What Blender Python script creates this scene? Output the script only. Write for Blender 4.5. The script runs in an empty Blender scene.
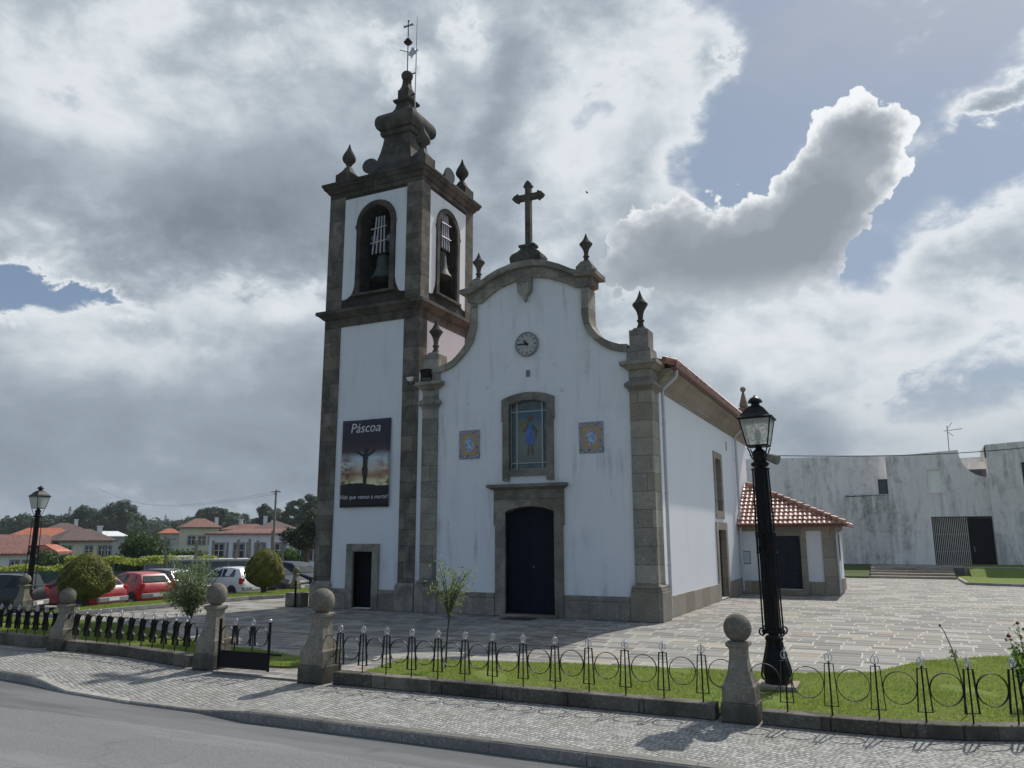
import bpy, math, random
import numpy as np
from mathutils import Vector, Matrix
from mathutils.geometry import tessellate_polygon
random.seed(7); RNG = np.random.default_rng(7)
C = bpy.context.scene.collection
R = math.radians
PI = math.pi

# ------------------------------------------------------------------ camera
CAM = Vector((6.34, -23.56, 2.4))
RT = Vector((0.90181825, 0.43211032, -0.00212627))
UP = Vector((0.08611966, -0.1749063, 0.9808115))
FW = Vector((-0.42344687, 0.88469682, 0.19494689))
FOC = 783.975
cam_d = bpy.data.cameras.new('camera'); cam = bpy.data.objects.new('camera', cam_d); C.objects.link(cam)
cam_d.sensor_width = 36; cam_d.lens = FOC / 1024 * 36
cam_d.clip_start = .1; cam_d.clip_end = 9000
m = Matrix((RT, UP, -FW)).transposed().to_4x4(); m.translation = CAM
cam.matrix_world = m
bpy.context.scene.camera = cam

# ------------------------------------------------------------------ light, exposure
SUN_AZ, SUN_EL = R(10.0), R(47.0)          # azimuth from +Y towards +X
vs = bpy.context.scene.view_settings
vs.view_transform = 'Standard'; vs.look = 'None'; vs.gamma = 1.0; vs.exposure = 0.0; vs.use_curve_mapping = False
sun_d = bpy.data.lights.new('sun', 'SUN'); sun_d.energy = 4.3; sun_d.angle = R(.5); sun_d.color = (1, .955, .88)
sun = bpy.data.objects.new('sun', sun_d); C.objects.link(sun)
sdir = Vector((math.sin(SUN_AZ)*math.cos(SUN_EL), math.cos(SUN_AZ)*math.cos(SUN_EL), math.sin(SUN_EL)))
sun.rotation_euler = sdir.to_track_quat('Z', 'Y').to_euler()
sun.location = (0, 0, 60)


class NT:
    """small helper round a node tree"""
    def __init__(s, nt):
        s.nt = nt; nt.nodes.clear()
    def n(s, t, **kw):
        nd = s.nt.nodes.new(t)
        for k, v in kw.items(): setattr(nd, k, v)
        return nd
    def l(s, a, b): s.nt.links.new(a, b)
    def put(s, sock, v):
        if isinstance(v, bpy.types.NodeSocket): s.l(v, sock)
        else:
            if sock.type == 'RGBA' and len(v) == 3: v = (*v, 1)
            sock.default_value = v
    def m(s, op, a, b=0.0, c=None, clamp=False):
        nd = s.n('ShaderNodeMath', operation=op); nd.use_clamp = clamp
        s.put(nd.inputs[0], a); s.put(nd.inputs[1], b)
        if c is not None: s.put(nd.inputs[2], c)
        return nd.outputs[0]
    def add(s, a, b): return s.m('ADD', a, b)
    def mul(s, a, b): return s.m('MULTIPLY', a, b)
    def vm(s, op, a, b=None, out=0):
        nd = s.n('ShaderNodeVectorMath', operation=op); s.put(nd.inputs[0], a)
        if b is not None:
            if op == 'SCALE': s.put(nd.inputs[3], b)
            else: s.put(nd.inputs[1], b)
        return nd.outputs[out]
    def comb(s, x, y, z=0.0):
        nd = s.n('ShaderNodeCombineXYZ'); s.put(nd.inputs[0], x); s.put(nd.inputs[1], y); s.put(nd.inputs[2], z)
        return nd.outputs[0]
    def sep(s, v):
        nd = s.n('ShaderNodeSeparateXYZ'); s.put(nd.inputs[0], v); return nd.outputs
    def obj(s): return s.n('ShaderNodeTexCoord').outputs['Object']
    def noise(s, vec, scale, detail=4, rough=.55, dist=0.0, out=0):
        nd = s.n('ShaderNodeTexNoise'); nd.inputs['Scale'].default_value = scale
        nd.inputs['Detail'].default_value = detail; nd.inputs['Roughness'].default_value = rough
        nd.inputs['Distortion'].default_value = dist
        s.put(nd.inputs['Vector'], vec); return nd.outputs[out]
    def white(s, vec):
        nd = s.n('ShaderNodeTexWhiteNoise', noise_dimensions='3D'); s.put(nd.inputs[0], vec); return nd.outputs[0]
    def rng(s, v, a, b, c=0.0, d=1.0, mode='SMOOTHSTEP'):
        nd = s.n('ShaderNodeMapRange'); nd.interpolation_type = mode; nd.clamp = True
        s.put(nd.inputs[0], v)
        for i, x in zip((1, 2, 3, 4), (a, b, c, d)): s.put(nd.inputs[i], x)
        return nd.outputs[0]
    def mix(s, f, a, b, blend='MIX'):
        nd = s.n('ShaderNodeMix', data_type='RGBA', blend_type=blend)
        s.put(nd.inputs[0], f); s.put(nd.inputs[6], a); s.put(nd.inputs[7], b); return nd.outputs[2]
    def ramp(s, f, stops):
        nd = s.n('ShaderNodeValToRGB'); cr = nd.color_ramp
        while len(cr.elements) < len(stops): cr.elements.new(.5)
        for e, (p, c) in zip(cr.elements, stops): e.position = p; e.color = (*c, 1)
        s.put(nd.inputs[0], f); return nd.outputs[0]


# ------------------------------------------------------------------ sky with clouds (by direction)
world = bpy.data.worlds.new('World'); bpy.context.scene.world = world; world.use_nodes = True
w = NT(world.node_tree)
dirv = w.n('ShaderNodeTexCoord').outputs['Generated']
sx, sy, sz = w.sep(dirv)
az = w.m('ARCTAN2', sx, sy); el = w.m('ARCSINE', sz)
sky = w.n('ShaderNodeTexSky', sky_type='NISHITA'); sky.sun_disc = False
sky.sun_elevation = SUN_EL; sky.sun_rotation = SUN_AZ
sky.air_density = 1.0; sky.dust_density = .7; sky.ozone_density = 2.5
skyc = w.vm('SCALE', sky.outputs[0], .075)
nL = w.noise(w.vm('MULTIPLY', dirv, (1, 1, 1.7)), 2.3, 4, .56, .25)
nM = w.noise(w.vm('ADD', w.vm('MULTIPLY', dirv, (1, 1, 1.6)), (7.3, 2.1, 0)), 5.2, 7, .57, .2)
nF = w.noise(w.vm('MULTIPLY', dirv, (1, 1, 1.5)), 15.0, 6, .60, .25)
nD = w.noise(w.vm('MULTIPLY', dirv, (1, 1, 1.3)), 7.0, 5, .56, .0)
def puff(scale, off):
    v = w.n('ShaderNodeTexVoronoi', feature='F1'); v.inputs['Scale'].default_value = scale
    wv = w.vm('ADD', dirv, w.vm('SCALE', w.vm('SUBTRACT', w.noise(w.vm('ADD', dirv, (off, 0, 0)), scale*1.1, 2, .5, 0, 1), (.5, .5, .5)), .9/scale))
    w.l(wv, v.inputs['Vector']); return w.m('SUBTRACT', .5, v.outputs['Distance'])
p1 = puff(24, 0.0); p2 = puff(60, 3.0)
pf = w.add(w.mul(p1, .62), w.mul(p2, .38))
def gauss(a0, e0, ra, re, amp, warp=None):
    da = w.mul(w.m('SUBTRACT', az if warp is None else warp[0], a0), 1/ra)
    de = w.mul(w.m('SUBTRACT', el if warp is None else warp[1], e0), 1/re)
    q = w.add(w.mul(da, da), w.mul(de, de))
    return w.mul(w.m('EXPONENT', w.mul(q, -1.0)), amp)
def total(lst, warp=None):
    t = None
    for g in lst:
        v = gauss(*g, warp=warp); t = v if t is None else w.add(t, v)
    return t
wa = w.add(az, w.mul(w.m('SUBTRACT', nD, .5), .20)); we = w.add(el, w.mul(w.m('SUBTRACT', nF, .5), .12))
# thickness of the layer: thin cloud against the sun is white, thick cloud grey, none is open sky
behind = w.rng(w.m('ABSOLUTE', w.add(az, .45)), 1.1, 1.7)
den = total([(-.90, .385, .36, .055, .24), (-.60, .37, .13, .06, .15), (-.84, .545, .26, .07, -.10), (-1.1, .48, .12, .06, -.08), (-.45, .50, .045, .11, .32), (-.31, .53, .11, .11, -.12), (-.33, .32, .10, .08, .12),
             (-.75, .285, .18, .024, -.20), (-.95, .215, .14, .035, -.16), (-.65, .10, .60, .085, .34), (-.76, .035, .17, .014, -.22),
             (-1.06, .260, .075, .022, -.85), (-.97, .272, .05, .011, -.5), (-.585, .565, .030, .045, -.42), (-.50, .60, .04, .03, -.3),
             (-.13, .45, .080, .085, -.82), (-.15, .59, .05, .03, .3), (-.33, .44, .06, .06, .22), (-.29, .47, .04, .04, .14), (-.02, .60, .20, .10, -.52), (.15, .52, .09, .045, -.45), (.02, .50, .09, .05, -.55), (.12, .40, .13, .055, -.75), (.02, .33, .05, .05, -.45),
             (.0, .235, .22, .055, -.10), (.10, .30, .07, .035, .10), (.05, .150, .15, .028, -.24), (.155, .458, .036, .012, .45), (.18, .473, .03, .012, .4)], (wa, we))
den = w.add(w.add(den, .49), w.add(w.mul(w.m('SUBTRACT', nL, .5), .75), w.add(w.mul(w.m('SUBTRACT', nM, .5), 1.15), w.mul(w.m('SUBTRACT', nF, .5), .50))))
den = w.add(den, w.rng(az, -.30, -.55, 0.0, .16))
den = w.add(den, w.mul(behind, -.55))
mask = w.rng(den, .04, .36)
ccol = w.ramp(w.mul(den, .8), [(.08, (.52, .59, .67)), (.22, (.80, .835, .86)), (.33, (.66, .71, .755)), (.46, (.445, .505, .565)), (.60, (.315, .37, .43)), (.88, (.205, .245, .295))])
ccol = w.mix(w.rng(el, .24, .05, 0, .45), ccol, (.245, .30, .36))
veil = w.mix(w.rng(az, -.75, -.3, .30, .65), skyc, (.32, .39, .495))
veil = w.mix(w.mul(w.rng(el, .26, .10), w.rng(az, -.5, -.3, 0, .75)), veil, (.37, .43, .49))
veil = w.mix(w.mul(w.rng(nM, .42, .66), w.rng(w.add(el, w.mul(az, .2)), .46, .62, 0, .55)), veil, (.44, .47, .52))
base = w.mix(mask, veil, ccol)
# the big backlit cumulus: blobs in direction space, billowing edge, bright rim towards the sun
ca = w.add(az, w.mul(w.m('SUBTRACT', w.noise(dirv, 20.0, 5, .6, 0), .5), .05))
ce = w.add(el, w.mul(w.m('SUBTRACT', w.noise(w.vm('ADD', dirv, (3.3, 1.7, .4)), 20.0, 5, .6, 0), .5), .05))
blobs = [(.030, .472, .040, .036, 1.0), (-.020, .474, .042, .036, 1.0), (.005, .46, .05, .045, .6), (.040, .435, .030, .032, .75), (.02, .41, .045, .04, .6), (-.035, .425, .055, .048, .95), (-.08, .395, .055, .048, .9), (-.105, .352, .065, .05, .9),
         (-.02, .385, .045, .04, .6), (-.17, .345, .065, .046, .9), (-.225, .392, .066, .046, 1.15), (-.275, .37, .06, .055, .9), (-.06, .40, .05, .045, .5), (-.13, .33, .09, .05, .5), (-.02, .45, .05, .045, .4), (-.05, .36, .06, .045, .7), (-.09, .315, .07, .045, .8), (-.20, .32, .10, .05, .8), (-.30, .32, .07, .05, .6)]
cfs = total(blobs, (ca, ce)); cf = w.add(cfs, w.add(w.mul(w.m('SUBTRACT', pf, .28), 1.35), w.mul(w.m('SUBTRACT', nF, .5), .9)))
cmask = w.mul(w.rng(cf, .62, .74), w.mul(w.rng(el, .262, .33), w.rng(az, -.38, -.29)))
hi = w.add(el, w.mul(az, .06))
rimw = w.add(.98, w.add(w.mul(w.rng(el, .40, .50), .55), w.mul(w.m('SUBTRACT', nM, .5), 1.6)))
rim = w.mul(w.rng(w.add(w.mul(cfs, .45), w.mul(cf, .55)), rimw, .68), w.rng(hi, .30, .37))
lobes = w.add(w.mul(pf, .20), w.add(w.mul(nF, .5), w.mul(nM, .45)))
th = w.add(w.mul(w.add(w.mul(cfs, .42), w.mul(cf, .58)), .42), w.add(w.mul(w.m('SUBTRACT', nM, .5), -.55), w.add(w.mul(w.m('SUBTRACT', nF, .5), -.75), w.rng(el, .30, .50, .12, -.20))))
cumc = w.ramp(th, [(.20, (.90, .92, .94)), (.30, (.80, .825, .85)), (.42, (.54, .58, .62)), (.58, (.37, .405, .455)), (.90, (.275, .31, .36))])
final = w.mix(cmask, base, cumc)
# added sky glow right of frame and round the sun, lighting the side wall
glow = w.add(1.0, w.add(gauss(.95, .55, .42, .45, 1.3), gauss(SUN_AZ, 1.0, .5, .20, .8)))
final = w.vm('SCALE', final, glow)
final = w.mix(behind, final, w.vm('MULTIPLY', final, (.83, .92, 1.02)))  # unseen sky behind the viewer dimmed and tinted, shaping the facade's ambient light
below = w.rng(el, -.02, .015)
final = w.mix(below, (.30, .34, .38), final)
bg = w.n('ShaderNodeBackground'); w.l(final, bg.inputs[0]); bg.inputs[1].default_value = 1.0
wo = w.n('ShaderNodeOutputWorld'); w.l(bg.outputs[0], wo.inputs[0])

# ------------------------------------------------------------------ mesh helpers
ORG = {}
def org(o):
    v = Vector((0, 0, 0))
    while o is not None:
        v = v + ORG.get(o.name, Vector((0, 0, 0))); o = o.parent
    return v
def tag(o, label=None, cat=None, group=None, kind=None):
    if label: o['label'] = label
    if cat: o['category'] = cat
    if group: o['group'] = group
    if kind: o['kind'] = kind
    return o
def thing(name, label, cat, loc=(0, 0, 0), group=None, rz=0.0):
    """Empty at a thing's base.  Parts built later in world coordinates are shifted by loc."""
    o = bpy.data.objects.new(name, None); C.objects.link(o)
    o.location = loc; o.rotation_euler = (0, 0, rz); o.empty_display_size = .2
    ORG[o.name] = Vector(loc)
    return tag(o, label, cat, group)
def kids(o): return [c for c in bpy.data.objects if c.parent == o]
def copy_tree(o, parent=None, ch=None):
    c = o.copy(); C.objects.link(c)
    if parent is not None: c.parent = parent
    for k in kids(o): copy_tree(k, c)
    return c

class MB:
    def __init__(s): s.v = []; s.f = []
    def poly(s, pts):
        i = len(s.v); s.v += [tuple(p) for p in pts]; s.f.append(tuple(range(i, i+len(pts)))); return s
    def box(s, x0, x1, y0, y1, z0, z1):
        i = len(s.v)
        s.v += [(x0,y0,z0),(x1,y0,z0),(x1,y1,z0),(x0,y1,z0),(x0,y0,z1),(x1,y0,z1),(x1,y1,z1),(x0,y1,z1)]
        s.f += [tuple(i+k for k in q) for q in ((3,2,1,0),(4,5,6,7),(0,1,5,4),(1,2,6,5),(2,3,7,6),(3,0,4,7))]; return s
    def frustum(s, x0, x1, y0, y1, z0, X0, X1, Y0, Y1, z1):
        i = len(s.v)
        s.v += [(x0,y0,z0),(x1,y0,z0),(x1,y1,z0),(x0,y1,z0),(X0,Y0,z1),(X1,Y0,z1),(X1,Y1,z1),(X0,Y1,z1)]
        s.f += [tuple(i+k for k in q) for q in ((3,2,1,0),(4,5,6,7),(0,1,5,4),(1,2,6,5),(2,3,7,6),(3,0,4,7))]; return s
    def sqloft(s, cx, cy, prof, hx=1.0, hy=1.0):
        """square sections: prof = [(half, z)...]"""
        i = len(s.v)
        for h, z in prof: s.v += [(cx-h*hx,cy-h*hy,z),(cx+h*hx,cy-h*hy,z),(cx+h*hx,cy+h*hy,z),(cx-h*hx,cy+h*hy,z)]
        n = len(prof)
        for k in range(n-1):
            a = i+4*k
            for j in range(4): s.f.append((a+j, a+(j+1)%4, a+4+(j+1)%4, a+4+j))
        s.f.append((i+3,i+2,i+1,i)); a = i+4*(n-1); s.f.append((a,a+1,a+2,a+3)); return s
    def lathe(s, cx, cy, prof, n=20):
        i = len(s.v)
        for r, z in prof:
            for k in range(n):
                a = 2*PI*k/n; s.v.append((cx+r*math.cos(a), cy+r*math.sin(a), z))
        for q in range(len(prof)-1):
            for k in range(n):
                a = i+q*n; s.f.append((a+k, a+(k+1)%n, a+n+(k+1)%n, a+n+k))
        s.f.append(tuple(i+k for k in reversed(range(n)))); a = i+(len(prof)-1)*n; s.f.append(tuple(a+k for k in range(n))); return s
    def prism(s, outer, holes, mapf, d0, d1):
        """2D polygon (with holes) extruded between depths d0 (front) and d1; mapf(a, b, d) -> xyz"""
        loops = [list(outer)] + [list(h) for h in holes]
        flat = [p for lp in loops for p in lp]
        tris = tessellate_polygon([[Vector((p[0], p[1], 0)) for p in lp] for lp in loops])
        i = len(s.v); N = len(flat)
        s.v += [tuple(mapf(p[0], p[1], d0)) for p in flat] + [tuple(mapf(p[0], p[1], d1)) for p in flat]
        for t in tris:
            s.f.append(tuple(i+k for k in t)); s.f.append(tuple(i+N+k for k in reversed(t)))
        o = 0
        for lp in loops:
            n = len(lp)
            for k in range(n):
                a, b = o+k, o+(k+1) % n
                s.f.append((i+a, i+b, i+N+b, i+N+a))
            o += n
        return s
    def tube(s, path, r, n=8, closed=False):
        P = [Vector(p) for p in path]; i = len(s.v); N = len(P)
        rr = r if isinstance(r, (list, tuple)) else [r]*N
        prev = None
        for k, p in enumerate(P):
            if closed: t = (P[(k+1) % N]-P[k-1])
            else: t = P[min(k+1, N-1)]-P[max(k-1, 0)]
            t.normalize()
            if prev is None:
                ref = Vector((0, 0, 1)) if abs(t.z) < .9 else Vector((1, 0, 0)); a = t.cross(ref).normalized()
            else: a = (prev - t*prev.dot(t)).normalized()
            prev = a; b = t.cross(a)
            for j in range(n):
                th = 2*PI*j/n; q = p + (a*math.cos(th)+b*math.sin(th))*rr[k]; s.v.append(tuple(q))
        seg = N if closed else N-1
        for k in range(seg):
            a0 = i+k*n; a1 = i+((k+1) % N)*n
            for j in range(n): s.f.append((a0+j, a0+(j+1) % n, a1+(j+1) % n, a1+j))
        if not closed:
            s.f.append(tuple(i+j for j in reversed(range(n)))); s.f.append(tuple(i+(N-1)*n+j for j in range(n)))
        return s
    def band(s, path, half_w, thick, axis=(0, 1, 0), closed=False):
        """flat strap: path in 3D, width along axis, thickness in the in-plane normal"""
        P = [Vector(p) for p in path]; A = Vector(axis); N = len(P); i = len(s.v)
        for k, p in enumerate(P):
            t = (P[(k+1) % N]-P[k-1]) if closed else (P[min(k+1, N-1)]-P[max(k-1, 0)])
            nn = t.cross(A).normalized()*thick*.5
            s.v += [tuple(p+A*half_w+nn), tuple(p-A*half_w+nn), tuple(p-A*half_w-nn), tuple(p+A*half_w-nn)]
        for k in range(N if closed else N-1):
            a0 = i+4*k; a1 = i+4*((k+1) % N)
            for j in range(4): s.f.append((a0+j, a0+(j+1) % 4, a1+(j+1) % 4, a1+j))
        if not closed: s.f.append((i+3, i+2, i+1, i)); a = i+4*(N-1); s.f.append((a, a+1, a+2, a+3))
        return s
    def sphere(s, c, r, nu=20, nv=12):
        prof = [(r*math.sin(PI*k/nv) + (1e-4), c[2]-r*math.cos(PI*k/nv)) for k in range(nv+1)]
        return s.lathe(c[0], c[1], prof, nu)
    def build(s, name, mat, parent=None, smooth=None, bevel=0.0, recalc=True):
        me = bpy.data.meshes.new(name)
        off = org(parent) if parent is not None else Vector((0, 0, 0))
        vv = [(a-off.x, b-off.y, c-off.z) for a, b, c in s.v]
        me.from_pydata(vv, [], s.f)
        if recalc:
            import bmesh
            bm = bmesh.new(); bm.from_mesh(me); bmesh.ops.recalc_face_normals(bm, faces=bm.faces); bm.to_mesh(me); bm.free()
        if mat is not None: me.materials.append(mat)
        if smooth is not None:
            me.shade_smooth(); me.set_sharp_from_angle(angle=R(smooth))
        o = bpy.data.objects.new(name, me); C.objects.link(o)
        if parent is not None: o.parent = parent
        if bevel:
            md = o.modifiers.new('bevel', 'BEVEL'); md.width = bevel; md.segments = 2; md.limit_method = 'ANGLE'; md.angle_limit = R(40)
        return o
FRONT = lambda a, b, d: (a, d, b)        # polygon in x,z ; depth along y
SIDE = lambda a, b, d: (d, a, b)         # polygon in y,z ; depth along x
FLAT = lambda a, b, d: (a, b, d)         # polygon in x,y ; depth along z
def arc(cx, cy, r, a0, a1, n, ry=None):
    return [(cx+r*math.cos(R(a0+(a1-a0)*k/n)), cy+(ry or r)*math.sin(R(a0+(a1-a0)*k/n))) for k in range(n+1)]
def seg_arch(x0, x1, zs, za, n=12):
    """segmental arch from (x1,zs) to (x0,zs) with crown za, right to left"""
    c = (x1-x0)/2; h = za-zs; rad = (c*c+h*h)/(2*h); cz = za-rad; cx = (x0+x1)/2
    a = math.asin(c/rad)
    return [(cx+rad*math.sin(a-2*a*k/n), cz+rad*math.cos(a-2*a*k/n)) for k in range(n+1)]
def at(px, depth, z):
    """ground survey: the point in the column px of the photo at a horizontal distance depth from the viewer"""
    fh = Vector((FW.x, FW.y, 0)).normalized(); rh = Vector((fh.y, -fh.x, 0))
    dc = depth*math.cos(.1962)+(z-CAM.z)*math.sin(.1962)
    p = CAM+fh*depth+rh*((px-512)/FOC*dc); return Vector((p.x, p.y, z))

def text_mesh(txt, size, extrude=.004, shear=0.0, align='CENTER'):
    cu = bpy.data.curves.new('lettering', 'FONT'); cu.body = txt; cu.size = size; cu.extrude = extrude; cu.shear = shear; cu.align_x = align
    o = bpy.data.objects.new('tmp', cu); C.objects.link(o)
    dg = bpy.context.evaluated_depsgraph_get(); me = bpy.data.meshes.new_from_object(o.evaluated_get(dg))
    bpy.data.objects.remove(o); bpy.data.curves.remove(cu); return me
# ------------------------------------------------------------------ materials
def mat(name):
    mm = bpy.data.materials.new(name); mm.use_nodes = True; t = NT(mm.node_tree)
    out = t.n('ShaderNodeOutputMaterial'); b = t.n('ShaderNodeBsdfPrincipled'); t.l(b.outputs[0], out.inputs[0])
    t.b = b; t.out = out; return mm, t
def setp(t, col=None, rough=.7, metal=0.0, spec=None):
    if col is not None: t.put(t.b.inputs['Base Color'], col)
    t.put(t.b.inputs['Roughness'], rough); t.b.inputs['Metallic'].default_value = metal
    if spec is not None: t.b.inputs['Specular IOR Level'].default_value = spec
def bump(t, h, strength=.3, dist=.02):
    bn = t.n('ShaderNodeBump'); bn.inputs['Strength'].default_value = strength; bn.inputs['Distance'].default_value = dist
    t.l(h, bn.inputs['Height']); t.l(bn.outputs[0], t.b.inputs['Normal'])
def plain(name, col, rough=.6, metal=0.0, var=.15, scale=6.0, spec=None):
    mm, t = mat(name); o = t.obj()
    n = t.noise(o, scale, 5); n2 = t.noise(o, scale*9, 3)
    f = t.add(t.mul(n, .7), t.mul(n2, .3))
    c = t.mix(t.rng(f, .3, .7), tuple(x*(1-var) for x in col), tuple(min(1, x*(1+var)) for x in col))
    setp(t, c, t.rng(n, .3, .7, max(0.02, rough-.08), min(1, rough+.08)), metal, spec); return mm
def slabs(t, a, b, h, w0, w1, joint, warp=0.0):
    """courses of stones: rows of height h along b, stones w0..w1 long along a -> (random per stone, joint mask, random2)"""
    if warp:
        o = t.comb(a, b, 0)
        a = t.add(a, t.mul(t.m('SUBTRACT', t.noise(o, 2.2, 2), .5), warp)); b = t.add(b, t.mul(t.m('SUBTRACT', t.noise(t.vm('ADD', o, (5, 9, 0)), 2.2, 2), .5), warp))
    rb = t.m('DIVIDE', b, h); row = t.m('FLOOR', rb); fb = t.m('SUBTRACT', rb, row)
    r1 = t.white(t.comb(row, 3.7, 1.3)); r2 = t.white(t.comb(row, 9.1, 4.4))
    wd = t.add(w0, t.mul(r1, w1-w0))
    ra = t.add(t.m('DIVIDE', a, wd), t.mul(r2, 7.0)); cell = t.m('FLOOR', ra); fa = t.m('SUBTRACT', ra, cell)
    rnd = t.white(t.comb(cell, row, .5)); rnd2 = t.white(t.comb(cell, row, 8.5))
    db = t.mul(t.m('SUBTRACT', .5, t.m('ABSOLUTE', t.m('SUBTRACT', fb, .5))), h)
    da = t.mul(t.m('SUBTRACT', .5, t.m('ABSOLUTE', t.m('SUBTRACT', fa, .5))), wd)
    dd = t.m('MINIMUM', da, db)
    return rnd, t.rng(dd, joint*.4, joint, 1.0, 0.0), rnd2, dd

def granite(name, c0, c1, h=.55, w0=.7, w1=1.3, lichen=.35, joint=.014, dark=.5, bw=.22):
    mm, t = mat(name); o = t.obj(); x, y, z = t.sep(o)
    c0 = (c0[0]*1.02, c0[1]*1.0, c0[2]*.99); c1 = (c1[0]*1.02, c1[1]*1.0, c1[2]*.99)
    rnd, jm, r2, dd = slabs(t, t.add(x, y), z, h, w0, w1, joint)
    sp = t.noise(o, 48, 3, .7); sp2 = t.noise(o, 15, 5, .8); big = t.noise(o, 1.6, 6, .6); mid = t.noise(o, 5, 5, .65)
    f = t.add(t.mul(sp, .2), t.add(t.mul(rnd, bw), t.add(t.mul(mid, .35), t.mul(sp2, .55))))
    c = t.mix(t.rng(f, .46, .84), c0, c1)
    c = t.mix(t.mul(t.rng(sp2, .56, .68), .65), c, tuple(k*.42 for k in c0))          # dark mica
    c = t.mix(t.mul(t.rng(t.noise(t.vm('ADD', o, (3, 7, 1)), 19, 4, .8), .55, .68), .6), c, tuple(min(1, k*1.6) for k in c1))
    st = t.rng(t.add(big, t.mul(mid, .35)), .58, .80)
    c = t.mix(t.mul(st, lichen), c, tuple(k*.40 for k in c0))
    c = t.mix(t.mul(t.rng(r2, .7, 1.0), .25), c, (c0[0]*1.25, c0[1]*1.02, c0[2]*.72))  # a few rustier stones
    c = t.mix(t.mul(jm, dark), c, tuple(k*.28 for k in c0))
    setp(t, c, .9, 0, .2)
    bump(t, t.add(t.mul(sp2, .6), t.add(t.mul(mid, .5), t.mul(jm, -.9))), .6, .025); return mm
def plaster(name, col, stain=.35, dirt=(.19, .20, .20)):
    mm, t = mat(name); o = t.obj(); x, y, z = t.sep(o)
    a = t.add(x, y)
    streak = t.noise(t.comb(t.mul(a, 3.2), t.mul(z, .28), 0), 1.0, 7, .62, .4)
    blot = t.noise(o, .55, 6, .6); fine = t.noise(o, 14, 5, .6); spot = t.noise(o, 3.5, 6, .68)
    f = t.mul(t.rng(streak, .46, .80), t.rng(blot, .36, .72))
    c = t.mix(t.mul(f, stain), col, dirt)
    c = t.mix(t.mul(t.rng(spot, .60, .78), stain*.55), c, tuple(k*1.3 for k in dirt))
    c = t.mix(t.mul(t.rng(fine, .35, .75), .07), c, (.55, .56, .55))
    c = t.mix(t.mul(t.rng(blot, .35, .65), .10), c, tuple(k*.8 for k in col))
    setp(t, c, .85, 0, .2); bump(t, t.add(fine, t.mul(spot, .6)), .12, .01); return mm
def leafmat(name, c0, c1, scale=1.2, trans=.35, rough=.6):
    mm, t = mat(name); o = t.obj(); geo = t.n('ShaderNodeNewGeometry')
    r = geo.outputs['Random Per Island']; cl = t.noise(o, scale, 3)
    f = t.add(t.mul(r, .55), t.mul(t.rng(cl, .3, .7), .45))
    c = t.mix(f, c0, c1); setp(t, c, rough, 0, .3)
    tr = t.n('ShaderNodeBsdfTranslucent'); t.l(t.mix(.5, c, tuple(min(1, k*1.6) for k in c1)), tr.inputs[0])
    mx = t.n('ShaderNodeMixShader'); mx.inputs[0].default_value = trans
    t.l(t.b.outputs[0], mx.inputs[1]); t.l(tr.outputs[0], mx.inputs[2]); t.l(mx.outputs[0], t.out.inputs[0]); return mm

M = {}
M['plaster'] = plaster('white_plaster', (.76, .77, .775), .95)
M['plaster_side'] = plaster('white_plaster_side', (.78, .785, .785), .16)
M['plaster_tower'] = plaster('tower_plaster', (.72, .735, .75), .55)
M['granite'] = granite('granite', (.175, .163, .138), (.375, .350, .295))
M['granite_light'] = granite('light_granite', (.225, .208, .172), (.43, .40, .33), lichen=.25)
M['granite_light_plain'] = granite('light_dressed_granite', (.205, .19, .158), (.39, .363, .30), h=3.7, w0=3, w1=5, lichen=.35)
M['granite_dark'] = granite('weathered_granite', (.092, .085, .070), (.24, .220, .178), h=.55, lichen=.55, bw=.22)
M['granite_shade_stain'] = granite('shaded_stained_granite', (.026, .024, .021), (.075, .069, .058), h=.55, lichen=.5)  # belfry stone: interior shade put into the colour, over a stained front base
M['granite_plain'] = granite('dressed_granite', (.165, .154, .130), (.35, .328, .278), h=3.7, w0=3, w1=5, lichen=.55)
M['granite_dark_plain'] = granite('old_granite', (.042, .039, .033), (.125, .115, .095), h=4.1, w0=3, w1=5, lichen=.6)
M['granite_side'] = granite('clean_granite', (.24, .21, .165), (.37, .33, .27), h=.8, w0=1.0, w1=1.5, lichen=.12)
M['granite_post'] = granite('post_granite', (.115, .106, .086), (.285, .265, .215), h=9, w0=9, w1=9, lichen=.65)
M['wall_stone'] = granite('mossy_wall_stone', (.065, .062, .052), (.20, .19, .155), h=.9, w0=.9, w1=1.4, lichen=.6)
M['door_blue'] = plain('navy_door_paint', (.0024, .0058, .0165), .5, 0, .25, 5, .09)
M['door_dark'] = plain('dark_door_paint', (.004, .0055, .009), .5, 0, .25, 5, .08)
M['door_teal'] = plain('blue_grey_door_paint', (.012, .022, .032), .5, 0, .25, 5, .12)
M['iron'] = plain('black_iron', (.006, .0065, .008), .48, .0, .3, 20, .18)
M['silver'] = plain('polished_metal', (.58, .58, .60), .30, 1.0, .1, 12)
M['steel'] = plain('grey_metal', (.16, .165, .17), .45, .6, .15, 10)
M['pipe'] = plain('grey_pipe', (.55, .57, .59), .5, 0, .08, 4)
M['gutter'] = plain('red_brown_gutter', (.16, .050, .030), .5, 0, .2, 4)
M['bell'] = plain('bronze_bell', (.060, .075, .066), .65, .1, .35, 5, .2)
M['bellsteel'] = plain('pale_frame', (.50, .50, .52), .6, 0, .15, 8)
M['yoke'] = plain('bell_yoke', (.19, .20, .22), .7, 0, .3, 6)
M['horn'] = plain('horn_grey', (.075, .075, .072), .7, 0, .2, 8, .2)
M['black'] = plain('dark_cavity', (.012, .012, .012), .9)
M['rubber'] = plain('tyre_rubber', (.018, .018, .019), .8)
M['white_paint'] = plain('white_paint', (.72, .72, .71), .5, 0, .05, 4)
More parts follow.
